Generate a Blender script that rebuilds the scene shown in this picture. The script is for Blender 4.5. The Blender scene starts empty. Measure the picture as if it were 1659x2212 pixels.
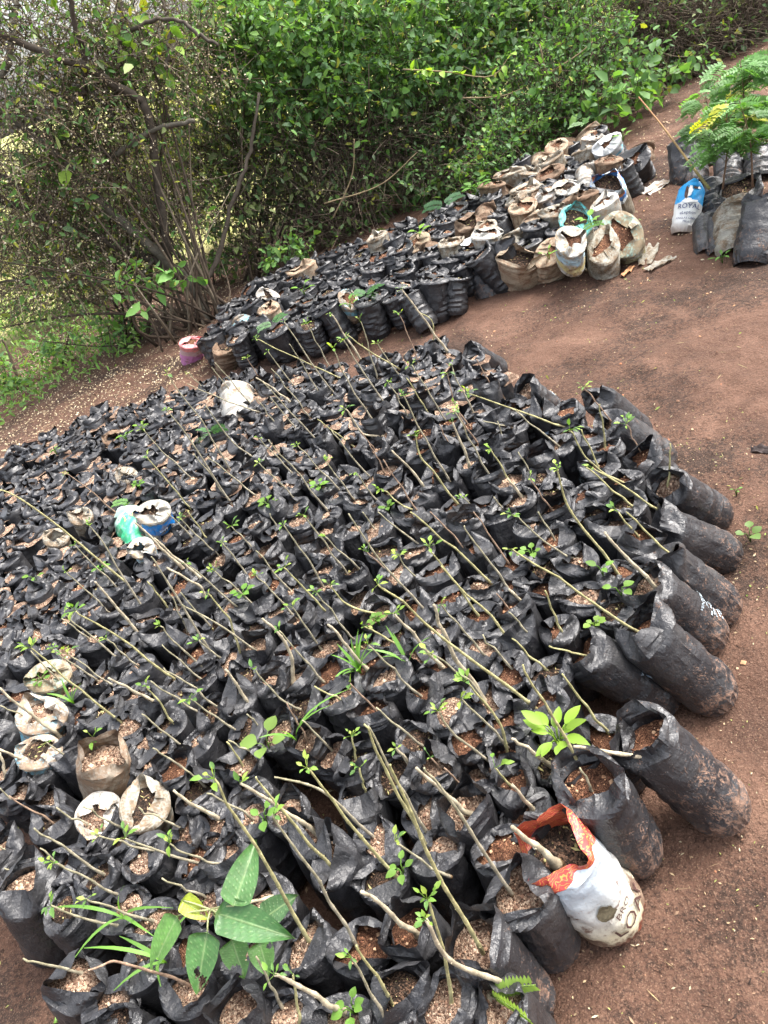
import bpy, bmesh, math, random
import numpy as np
from mathutils import Vector, Matrix

random.seed(7)
RG = np.random.default_rng(11)
S = bpy.context.scene
COL = S.collection
R_ = math.radians

# ------------------------------------------------------------------ camera
CAM_H, PITCH, ROLL, FPX = 1.55, R_(33.0), R_(24.0), 1664.0     # focal length in pixels of a 1659 px wide frame
_fw = np.array([0, math.cos(PITCH), -math.sin(PITCH)])
_rt = np.array([1.0, 0, 0])
_up = np.cross(_rt, _fw)
EX = math.cos(ROLL) * _rt - math.sin(ROLL) * _up
EY = math.sin(ROLL) * _rt + math.cos(ROLL) * _up
CAM = np.array([0, 0, CAM_H])
cam = bpy.data.cameras.new('camera')
cam.sensor_fit = 'HORIZONTAL'
cam.sensor_width = 36.0
cam.lens = 36.0 * FPX / 1659.0
cam.clip_start, cam.clip_end = 0.05, 900.0
cam_o = bpy.data.objects.new('camera', cam)
COL.objects.link(cam_o)
cam_o.matrix_world = Matrix(((EX[0], EY[0], -_fw[0], CAM[0]), (EX[1], EY[1], -_fw[1], CAM[1]),
                             (EX[2], EY[2], -_fw[2], CAM[2]), (0, 0, 0, 1)))
S.camera = cam_o

# ------------------------------------------------------------------ sky, sun, exposure: bright overcast
SUN_EL, SUN_AZ = R_(58), R_(75)          # azimuth from +Y, negative = left
wd = bpy.data.worlds.new('World')
S.world = wd
wd.use_nodes = True
wn, wl = wd.node_tree.nodes, wd.node_tree.links
sky = wn.new('ShaderNodeTexSky')
sky.sky_type = 'NISHITA'
sky.sun_disc = False
sky.sun_elevation = SUN_EL
sky.sun_rotation = SUN_AZ
sky.air_density, sky.dust_density, sky.ozone_density = 1.0, 6.0, 1.0
hs = wn.new('ShaderNodeHueSaturation')
hs.inputs['Saturation'].default_value = 0.38
wl.new(sky.outputs[0], hs.inputs['Color'])
wl.new(hs.outputs[0], wn['Background'].inputs['Color'])
wn['Background'].inputs['Strength'].default_value = 0.15
sun = bpy.data.lights.new('sun', 'SUN')
sun.energy = 0.65
sun.angle = R_(28)
sun.color = (1.0, 0.96, 0.90)
sun_o = bpy.data.objects.new('sun', sun)
COL.objects.link(sun_o)
_d = Vector((math.sin(SUN_AZ) * math.cos(SUN_EL), math.cos(SUN_AZ) * math.cos(SUN_EL), math.sin(SUN_EL)))
sun_o.rotation_euler = _d.to_track_quat('Z', 'Y').to_euler()
sun_o.location = (6, 3, 9)
S.view_settings.view_transform = 'Standard'
S.view_settings.look = 'None'
S.view_settings.gamma = 1.0
S.view_settings.exposure = 2.12
S.view_settings.use_curve_mapping = False
S.cycles.max_bounces = 6
S.cycles.diffuse_bounces = 3
S.cycles.glossy_bounces = 2
S.cycles.transmission_bounces = 3
S.cycles.transparent_max_bounces = 6
S.cycles.caustics_reflective = False
S.cycles.caustics_refractive = False
S.cycles.use_denoising = True

# ------------------------------------------------------------------ helpers
def at(x, y, z=0.0):
    """point of the place at height z that the photograph shows at (x, y) of its 1659 x 2212 view"""
    d = _fw + EX * (x - 829.5) / FPX - EY * (y - 1106) / FPX
    return CAM + d * ((z - CAM_H) / d[2])

def ray(x, y):
    d = _fw + EX * (x - 829.5) / FPX - EY * (y - 1106) / FPX
    return d / np.linalg.norm(d)

def pix(P):
    v = np.asarray(P) - CAM
    w = v @ _fw
    return 829.5 + FPX * (v @ EX) / w, 1106 - FPX * (v @ EY) / w

def tag(o, label=None, cat=None, group=None, kind=None):
    if label: o['label'] = label
    if cat: o['category'] = cat
    if group: o['group'] = group
    if kind: o['kind'] = kind
    return o

def thing(name, loc, label=None, cat=None, group=None):
    o = bpy.data.objects.new(name, None)
    o.empty_display_size = 0.05
    COL.objects.link(o)
    o.location = Vector([float(c) for c in loc])
    return tag(o, label, cat, group)

def link(name, me, parent=None, loc=None):
    o = bpy.data.objects.new(name, me)
    COL.objects.link(o)
    if parent is not None: o.parent = parent
    if loc is not None: o.location = Vector([float(c) for c in loc])
    return o

def mesh(name, V, F, mats, mi=None, smooth=True, colors=None):
    """V (n,3) array, F (m,k) array or list of faces"""
    me = bpy.data.meshes.new(name)
    V = np.ascontiguousarray(V, np.float32)
    if isinstance(F, np.ndarray):
        k = F.shape[1]
        me.vertices.add(len(V)); me.vertices.foreach_set('co', V.ravel())
        me.loops.add(F.size); me.loops.foreach_set('vertex_index', F.ravel().astype(np.int32))
        me.polygons.add(len(F)); me.polygons.foreach_set('loop_start', np.arange(0, F.size, k, dtype=np.int32))
        me.update(calc_edges=True)
    else:
        me.from_pydata(V.tolist(), [], F)
    if not isinstance(mats, (list, tuple)): mats = [mats]
    for m in mats: me.materials.append(m)
    if mi is not None: me.polygons.foreach_set('material_index', np.asarray(mi, np.int32))
    me.polygons.foreach_set('use_smooth', np.full(len(me.polygons), smooth))
    if colors is not None:
        a = me.attributes.new('tint', 'FLOAT_COLOR', 'POINT')
        a.data.foreach_set('color', np.ascontiguousarray(colors, np.float32).ravel())
    me.validate(); me.update()
    return me

class MB:
    """collects pieces of one mesh"""
    def __init__(s): s.V, s.F, s.C, s.M, s.n = [], [], [], [], 0
    def add(s, V, F, m=0, c=None):
        V = np.asarray(V, float).reshape(-1, 3)
        s.V.append(V)
        for f in F: s.F.append(tuple(int(i) + s.n for i in f)); s.M.append(m)
        s.C.append(np.tile(np.array(c if c is not None else (1, 1, 1, 1), float), (len(V), 1)) if np.ndim(c) != 2 else c)
        s.n += len(V)
    def tube(s, P, r, n=6, m=0, c=None, cap=True):
        P = np.asarray(P, float); k = len(P)
        r = np.broadcast_to(np.asarray(r, float), (k,))
        T = np.gradient(P, axis=0); T /= np.linalg.norm(T, axis=1, keepdims=True) + 1e-9
        a = np.array([0, 0, 1.0]) if abs(T[0, 2]) < .9 else np.array([1.0, 0, 0])
        V = []
        u = np.cross(T[0], a); u /= np.linalg.norm(u)
        for i in range(k):
            u = u - T[i] * (u @ T[i]); u /= np.linalg.norm(u) + 1e-9
            w = np.cross(T[i], u)
            th = np.arange(n) * 2 * math.pi / n
            V.append(P[i] + r[i] * (np.cos(th)[:, None] * u + np.sin(th)[:, None] * w))
        F = [(i * n + j, i * n + (j + 1) % n, (i + 1) * n + (j + 1) % n, (i + 1) * n + j) for i in range(k - 1) for j in range(n)]
        if cap: F += [tuple(range((k - 1) * n, k * n)), tuple(range(n - 1, -1, -1))]
        s.add(np.concatenate(V), F, m, c)
    def build(s, name, mats, smooth=True):
        return mesh(name, np.concatenate(s.V), s.F, mats, s.M, smooth, np.concatenate(s.C))

def spline(pts, n):
    """Catmull-Rom through pts"""
    P = np.asarray(pts, float)
    if len(P) == 2:
        return P[0] + (P[1] - P[0]) * np.linspace(0, 1, n)[:, None]
    Q = np.vstack([2 * P[0] - P[1], P, 2 * P[-1] - P[-2]])
    out = []
    for t in np.linspace(0, len(P) - 1 - 1e-6, n):
        i = int(t); f = t - i
        a, b, c, d = Q[i:i + 4]
        out.append(.5 * (2 * b + (c - a) * f + (2 * a - 5 * b + 4 * c - d) * f * f + (3 * b - a - 3 * c + d) * f ** 3))
    return np.array(out)

_tab = RG.random((257, 257)); _tab[256] = _tab[0]; _tab[:, 256] = _tab[:, 0]
def noise2(x, y):
    x = np.asarray(x, float); y = np.asarray(y, float)
    xi = np.floor(x).astype(int); yi = np.floor(y).astype(int)
    fx = x - xi; fy = y - yi
    fx = fx * fx * (3 - 2 * fx); fy = fy * fy * (3 - 2 * fy)
    xi %= 256; yi %= 256
    a = _tab[xi, yi]; b = _tab[xi + 1, yi]; c = _tab[xi, yi + 1]; d = _tab[xi + 1, yi + 1]
    return (a * (1 - fx) + b * fx) * (1 - fy) + (c * (1 - fx) + d * fx) * fy - .5
def fbm(x, y, o=4, g=.5):
    s = 0; a = 1
    for k in range(o):
        s = s + a * noise2(x * 2 ** k + 17.3 * k, y * 2 ** k + 5.1 * k); a *= g
    return s

# ------------------------------------------------------------------ materials
class NT:
    def __init__(s, name):
        s.m = bpy.data.materials.new(name); s.m.use_nodes = True
        s.t = s.m.node_tree; s.N = s.t.nodes; s.L = s.t.links
        s.b = s.N['Principled BSDF']; s.out = s.N['Material Output']
        s.co = None
    def n(s, typ, **kw):
        o = s.N.new(typ)
        for k, v in kw.items():
            if k in o.inputs.keys(): o.inputs[k].default_value = v
            else: setattr(o, k, v)
        return o
    def lk(s, a, b): s.L.new(a, b)
    def coord(s, which='Object'):
        if s.co is None: s.co = s.n('ShaderNodeTexCoord')
        return s.co.outputs[which]
    def map(s, scale=(1, 1, 1), which='Object', rot=(0, 0, 0), loc=None):
        m = s.n('ShaderNodeMapping'); m.inputs['Scale'].default_value = scale; m.inputs['Rotation'].default_value = rot
        s.lk(s.coord(which), m.inputs['Vector'])
        if loc is not None: s.lk(loc, m.inputs['Location'])
        return m.outputs[0]
    def noise(s, vec, scale=5, detail=4, rough=.55, dist=0):
        t = s.n('ShaderNodeTexNoise', Scale=scale, Detail=detail, Roughness=rough, Distortion=dist)
        s.lk(vec, t.inputs['Vector']); return t.outputs['Fac']
    def vor(s, vec, scale=5, feature='F1', out='Distance', rnd=1):
        t = s.n('ShaderNodeTexVoronoi'); t.feature = feature; t.inputs['Scale'].default_value = scale
        t.inputs['Randomness'].default_value = rnd
        s.lk(vec, t.inputs['Vector']); return t.outputs[out]
    def ramp(s, fac, stops, interp='LINEAR'):
        r = s.n('ShaderNodeValToRGB'); e = r.color_ramp.elements; r.color_ramp.interpolation = interp
        while len(e) < len(stops): e.new(.5)
        for el, (p, c) in zip(e, stops):
            el.position = p; el.color = (*c, 1) if np.ndim(c) else (c, c, c, 1)
        s.lk(fac, r.inputs['Fac']); return r.outputs['Color']
    def mix(s, fac, a, b, typ='MIX'):
        m = s.n('ShaderNodeMix'); m.data_type = 'RGBA'; m.blend_type = typ
        for sock, v in ((m.inputs['Factor'], fac), (m.inputs['A'], a), (m.inputs['B'], b)):
            if hasattr(v, 'is_output'): s.lk(v, sock)
            elif np.ndim(v): sock.default_value = (*v, 1) if len(v) == 3 else v
            else: sock.default_value = v
        # colour sockets of the mix node share names; use the colour ones
        return m.outputs['Result']
    def cmix(s, fac, a, b, typ='MIX'):
        m = s.n('ShaderNodeMixRGB'); m.blend_type = typ
        for sock, v in ((m.inputs[0], fac), (m.inputs[1], a), (m.inputs[2], b)):
            if hasattr(v, 'is_output'): s.lk(v, sock)
            elif np.ndim(v): sock.default_value = (*v, 1) if len(v) == 3 else v
            else: sock.default_value = v
        return m.outputs[0]
    def math(s, op, a, b=None, clamp=False):
        m = s.n('ShaderNodeMath'); m.operation = op; m.use_clamp = clamp
        for i, v in enumerate((a, b)):
            if v is None: continue
            if hasattr(v, 'is_output'): s.lk(v, m.inputs[i])
            else: m.inputs[i].default_value = v
        return m.outputs[0]
    def sep(s, vec):
        t = s.n('ShaderNodeSeparateXYZ'); s.lk(vec, t.inputs[0]); return t.outputs
    def set(s, **kw):
        for k, v in kw.items():
            k = {'color': 'Base Color', 'rough': 'Roughness', 'spec': 'Specular IOR Level', 'metal': 'Metallic', 'alpha': 'Alpha'}.get(k, k)
            if hasattr(v, 'is_output'): s.lk(v, s.b.inputs[k])
            elif np.ndim(v): s.b.inputs[k].default_value = (*v, 1)
            else: s.b.inputs[k].default_value = v
        return s
    def bump(s, h, strength=.3, dist=.002, prev=None):
        b = s.n('ShaderNodeBump', Strength=strength, Distance=dist); s.lk(h, b.inputs['Height'])
        if prev is not None: s.lk(prev, b.inputs['Normal'])
        s.lk(b.outputs[0], s.b.inputs['Normal']); return b.outputs[0]
    def translucent(s, color, fac=.35):
        t = s.n('ShaderNodeBsdfTranslucent')
        if hasattr(color, 'is_output'): s.lk(color, t.inputs['Color'])
        else: t.inputs['Color'].default_value = (*color, 1)
        a = s.n('ShaderNodeMixShader'); a.inputs[0].default_value = fac
        s.lk(s.b.outputs[0], a.inputs[1]); s.lk(t.outputs[0], a.inputs[2]); s.lk(a.outputs[0], s.out.inputs['Surface'])

def mat_film():
    m = NT('black_film')
    info = m.n('ShaderNodeObjectInfo')
    rnd = info.outputs['Random']
    comb = m.n('ShaderNodeCombineXYZ'); m.lk(m.math('MULTIPLY', rnd, 37.0), comb.inputs[0]); m.lk(m.math('MULTIPLY', rnd, 11.0), comb.inputs[2])
    v1 = m.map((1, 1, 1), loc=comb.outputs[0])
    v2 = m.map((1, 1, 3.2), loc=comb.outputs[0])
    col = m.sep(info.outputs['Color'])            # x: how much soil clings to this bag
    z = m.sep(m.coord())[2]
    # soil splashed on the sides: flecks and smears
    smear = m.noise(v1, 34, 6, .7, .6)
    flecks = m.noise(v1, 260, 3, .6)
    low = m.math('SUBTRACT', 1.0, m.math('MULTIPLY', z, 5.2), True)
    amt = m.math('MULTIPLY', col[0], m.math('ADD', .32, m.math('MULTIPLY', low, .55)))
    vein = m.math('ABSOLUTE', m.math('SUBTRACT', m.noise(m.map((1, 1, .8), loc=comb.outputs[0]), 42, 4, .6, 1.2), .5))
    line = m.math('SUBTRACT', 1.0, m.math('MULTIPLY', vein, 16.0), True)
    d = m.math('ADD', m.math('MULTIPLY', smear, .55), m.math('MULTIPLY', flecks, .30))
    d = m.math('ADD', m.math('ADD', d, m.math('MULTIPLY', line, .10)), m.math('MULTIPLY', amt, .30))
    dirt = m.ramp(d, [(.635, 0.0), (.72, .9)])
    dust = m.ramp(m.noise(v1, 11, 4, .6), [(.4, (.019, .019, .0215)), (.72, (.046, .045, .046))])
    specks = m.ramp(m.vor(v1, 150), [(.075, 1.0), (.12, 0.0)])
    c0 = m.cmix(m.math('MULTIPLY', specks, .5), dust, (.35, .33, .30))
    soil = m.ramp(m.noise(v1, 90, 3), [(.3, (.075, .040, .027)), (.7, (.26, .155, .105))])
    cc = m.cmix(dirt, c0, soil)
    rg = m.ramp(m.noise(v1, 9, 3), [(.3, .32), (.75, .52)])
    m.set(color=cc, rough=m.cmix(dirt, rg, (.95, .95, .95)))
    m.b.inputs['IOR'].default_value = 1.5
    # fine creases: flat facets meeting in sharp lines, and sagging ridges
    w1 = m.n('ShaderNodeTexVoronoi'); w1.feature = 'DISTANCE_TO_EDGE'; w1.inputs['Scale'].default_value = 24
    wob = m.cmix(.035, v1, m.n('ShaderNodeTexNoise', Scale=14).outputs['Color'], 'ADD')
    m.lk(wob, w1.inputs['Vector'])
    h1 = w1.outputs['Distance']
    h2 = m.noise(v2, 30, 3, .5, .8)
    h3 = m.noise(v1, 120, 3, .5)
    w2 = m.vor(wob, 62, 'DISTANCE_TO_EDGE')
    b0 = m.bump(w2, .10, .006)
    b1 = m.bump(h1, .34, .014, b0)
    b2 = m.bump(h2, .30, .006, b1)
    b3 = m.bump(h3, .12, .002, b2)
    m.bump(dirt, .5, .0012, b3)
    return m.m

def mat_soil(name, lo, mid, hi, grain=420):
    m = NT(name)
    info = m.n('ShaderNodeObjectInfo')
    comb = m.n('ShaderNodeCombineXYZ'); m.lk(m.math('MULTIPLY', info.outputs['Random'], 23.0), comb.inputs[0])
    v = m.map((1, 1, 1), loc=comb.outputs[0])
    g = m.vor(v, grain, out='Color'); gd = m.vor(v, grain)
    gx = m.sep(g)[0]
    c = m.ramp(gx, [(.05, lo), (.45, mid), (.95, hi)])
    big = m.noise(v, 22, 4, .6)
    c = m.cmix(m.ramp(big, [(.42, 0.0), (.62, .8)]), c, lo)
    m.set(color=c, rough=.95, spec=.2)
    n1 = m.bump(m.math('SUBTRACT', 1.0, gd), .9, .0035)
    m.bump(m.noise(v, 60, 4, .6), .6, .006, n1)
    return m.m

def mat_plain(name, c, rough=.6, var=.25, scale=40, spec=.4, transl=0, bump=0):
    m = NT(name)
    v = m.map()
    f = m.noise(v, scale, 4, .6)
    col = m.ramp(f, [(.25, tuple(x * (1 - var) for x in c)), (.75, tuple(min(1, x * (1 + var)) for x in c))])
    m.set(color=col, rough=rough, spec=spec)
    if bump: m.bump(f, bump, .004)
    if transl: m.translucent(col, transl)
    return m.m

def mat_leaf(name, rough=.5, transl=.4, gain=1.0):
    """colour comes from the leaf's own tint attribute"""
    m = NT(name)
    a = m.n('ShaderNodeAttribute'); a.attribute_name = 'tint'
    m.set(color=a.outputs['Color'], rough=rough, spec=.35)
    t = m.cmix(1.0, a.outputs['Color'], (1.5 * gain, 1.55 * gain, .55 * gain), 'MULTIPLY')
    m.translucent(t, transl)
    return m.m

def mat_tint(name, rough=.8, spec=.3, noise_scale=60, var=.35, bump=.3):
    m = NT(name)
    a = m.n('ShaderNodeAttribute'); a.attribute_name = 'tint'
    f = m.noise(m.map(), noise_scale, 4, .6)
    k = m.ramp(f, [(.25, 1 - var), (.75, 1 + var)])
    m.set(color=m.cmix(1.0, a.outputs['Color'], k, 'MULTIPLY'), rough=rough, spec=spec)
    if bump: m.bump(f, bump, .003)
    return m.m

M_FILM = mat_film()
M_SOIL = [mat_soil('gravel_soil', (.060, .033, .022), (.27, .172, .118), (.50, .375, .27), 260),
          mat_soil('red_soil', (.045, .020, .012), (.125, .055, .032), (.30, .15, .085), 480),
          mat_soil('dark_mulch', (.012, .009, .007), (.040, .026, .018), (.17, .10, .065), 330)]
M_BARK = mat_tint('cutting_bark', .75, .3, 160, .35, .35)
M_LEAF = mat_leaf('leaf', .48, .42)
M_LEAF2 = mat_leaf('hedge_leaf', .6, .36)
M_TWIG = mat_tint('twig_bark', .9, .15, 30, .4, .3)
M_GRAIN = mat_tint('stones', .9, .2, 120, .3, .2)
# ------------------------------------------------------------------ the ground, one sheet out to the horizon
def axis(lo, hi, step, far_lo, far_hi):
    a = list(np.arange(lo, hi, step))
    s = step
    while a[-1] < far_hi: s *= 1.28; a.append(a[-1] + s)
    s = step
    while a[0] > far_lo: s *= 1.28; a.insert(0, a[0] - s)
    return np.array(a)

def ground_z(x, y):
    near = np.exp(-((np.maximum(np.abs(x - .3) - 4, 0) / 3) ** 2 + (np.maximum(np.abs(y - 3.5) - 5, 0) / 3) ** 2))
    z = .030 * fbm(x * .9, y * .9, 3) + near * (.026 * fbm(x * 4 + 3, y * 4, 4, .55) + .011 * fbm(x * 17, y * 17 + 9, 4, .6))
    # trodden path: shallow, soft foot marks
    return z - .012

gx = axis(-3.2, 3.6, .022, -160, 160)
gy = axis(.2, 7.2, .022, -40, 420)
GX, GY = np.meshgrid(gx, gy)
GZ = ground_z(GX, GY)
nx, ny = len(gx), len(gy)
idx = np.arange(nx * ny).reshape(ny, nx)
GF = np.stack([idx[:-1, :-1], idx[:-1, 1:], idx[1:, 1:], idx[1:, :-1]], -1).reshape(-1, 4)

def mat_ground():
    m = NT('red_earth')
    p = m.coord()
    v = m.map()
    xyz = m.sep(p)
    big = m.noise(v, 1.6, 5, .6)
    mid = m.noise(v, 3.6, 6, .62, .6)
    fine = m.noise(v, 130, 4, .7)
    base = m.ramp(mid, [(.30, (.064, .034, .023)), (.50, (.118, .063, .042)), (.72, (.185, .104, .071))])
    # dark scraps of rotted litter lying in drifts
    drift = m.math('ADD', m.math('MULTIPLY', big, .66), m.math('MULTIPLY', m.noise(v, 70, 5, .8), .48))
    dk = m.ramp(drift, [(.565, 0.0), (.65, .88)])
    c = m.cmix(dk, base, (.026, .017, .013))
    crumbs = m.vor(v, 430, out='Color')
    c = m.cmix(m.ramp(m.sep(crumbs)[0], [(.80, 0.0), (.92, .34)]), c, (.30, .19, .13))
    c = m.cmix(m.math('MULTIPLY', m.ramp(fine, [(.3, 1.0), (.55, 0.0)]), .5), c, (.030, .017, .012))
    # beyond the hedge: dry grassland, the open field's bright light put into pale colours
    far = m.ramp(m.math('ADD', m.math('MULTIPLY', xyz[1], .1), m.math('MULTIPLY', big, .12)), [(.80, 0.0), (.92, 1.0)])
    grass = m.ramp(m.noise(v, 3, 5, .7), [(.3, (.20, .24, .055)), (.5, (.36, .36, .12)), (.7, (.55, .48, .26))])
    c = m.cmix(far, c, grass)
    m.set(color=c, rough=.93, spec=.25)
    b0 = m.bump(m.vor(v, 190), .55, .004)
    b1 = m.bump(mid, .8, .05, b0)
    b2 = m.bump(m.noise(v, 40, 5, .7), 1.0, .014, b1)
    m.bump(fine, .9, .005, b2)
    return m.m
ground = link('ground', mesh('ground', np.stack([GX, GY, GZ], -1).reshape(-1, 3), GF, mat_ground()))
tag(ground, 'reddish brown trodden earth of the nursery yard', kind='structure')

# ------------------------------------------------------------------ litter: petals, seeds and leaf bits
def scatter_flakes(name, pts, size, cols, label, lift=.004, elong=(1.2, 2.8), matl=None):
    n = len(pts)
    a = RG.uniform(0, 6.283, n); s = RG.uniform(*size, n); e = RG.uniform(*elong, n)
    t = RG.normal(0, .35, (n, 2))
    u = np.stack([np.cos(a), np.sin(a), t[:, 0]], -1) * (s * e)[:, None] * .5
    w = np.stack([-np.sin(a), np.cos(a), t[:, 1]], -1) * s[:, None] * .5
    c = np.asarray(pts) + np.array([0, 0, lift])
    V = np.stack([c - u, c - w * .9 - u * .1 + [0, 0, .0015], c + u, c + w * .9 + u * .1], 1).reshape(-1, 3)
    F = np.arange(4 * n).reshape(n, 4)
    ci = np.asarray(cols)[RG.integers(0, len(cols), n)] * RG.uniform(.7, 1.25, (n, 1))
    C = np.repeat(np.hstack([ci, np.ones((n, 1))]), 4, 0)
    return tag(link(name, mesh(name, V, F, matl or M_GRAIN, None, False, C)), label, name.replace('_', ' '), kind='stuff')

def on_ground(x, y, lift=0):
    x = np.asarray(x, float); y = np.asarray(y, float)
    return np.stack([x, y, ground_z(x, y) + lift], -1)

def in_poly(x, y, poly):
    x = np.asarray(x, float); y = np.asarray(y, float)
    c = np.zeros(x.shape, bool); n = len(poly)
    for i in range(n):
        (x1, y1), (x2, y2) = poly[i][:2], poly[i - 1][:2]
        c ^= ((y1 > y) != (y2 > y)) & (x < (x2 - x1) * (y - y1) / (y2 - y1 + 1e-12) + x1)
    return c

PALE = [(.36, .27, .16), (.30, .21, .13), (.22, .14, .09), (.44, .37, .24), (.26, .27, .09)]
n = 11000
x = RG.uniform(-1.6, 3.4, n); y = RG.uniform(.3, 6.2, n)
k = fbm(x * 1.3, y * 1.3, 3) > -.12
scatter_flakes('ground_litter', on_ground(x[k], y[k]), (.0016, .0056), PALE, 'pale seed husks and leaf bits strewn over the brown path')
n = 4200
x = RG.uniform(-.1, 1.6, n); y = RG.uniform(.42, 2.2, n)
k = fbm(x * 2.3 + 5, y * 2.3, 3) > -.2
scatter_flakes('path_crumbs', on_ground(x[k], y[k]), (.0012, .0042), PALE + [(.12, .07, .05), (.05, .03, .022), (.20, .11, .07)], 'crumbs of husk and earth on the near path', .003)
n = 420
x = RG.uniform(-.1, 1.9, n); y = RG.uniform(.45, 3.2, n)
scatter_flakes('twig_bits', on_ground(x, y), (.0012, .0022), [(.035, .022, .016), (.20, .13, .08), (.07, .04, .028), (.34, .28, .15)], 'thin broken twig bits on the near path', .004, (8, 24))
# cream fallen petals, thick along the hedge
PET = [(.44, .35, .22), (.50, .42, .29), (.32, .23, .14), (.36, .29, .18)]
n = 20000
x = RG.uniform(-3.8, 0, n); y = RG.uniform(4.6, 7.2, n)
k = (fbm(x * 1.7 + 4, y * 1.7, 3) > RG.uniform(-.45, .25, n))
n2 = 5200
x2 = RG.uniform(1.2, 4.6, n2); y2 = RG.uniform(3.3, 6.4, n2)
k2 = (fbm(x2 * 1.5, y2 * 1.5 + 7, 3) > RG.uniform(-.35, .35, n2))
scatter_flakes('fallen_petals', np.vstack([on_ground(x[k], y[k]), on_ground(x2[k2], y2[k2])]), (.005, .012), PET,
               'cream fallen petals carpeting the earth below the hedge', .005, (1, 1.8))
# dark rotted scraps and bits of twig
n = 9000
x = RG.uniform(-1.2, 3.2, n); y = RG.uniform(.3, 5.6, n)
k = fbm(x * 1.1 + 9, y * 1.1, 3) > .10
scatter_flakes('rotted_scraps', on_ground(x[k], y[k]), (.0015, .005), [(.022, .015, .012), (.04, .026, .02), (.06, .035, .022)],
               'dark rotted leaf scraps lying in drifts on the path', .004, (1.5, 5))
n = 230
x = RG.uniform(.2, 3.0, n); y = RG.uniform(.4, 5.0, n)
scatter_flakes('green_leaf_bits', on_ground(x, y), (.004, .008), [(.22, .30, .06), (.16, .26, .05), (.33, .35, .09)],
               'small green leaflets dropped on the brown path', .006, (1.5, 3), M_LEAF)
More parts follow.
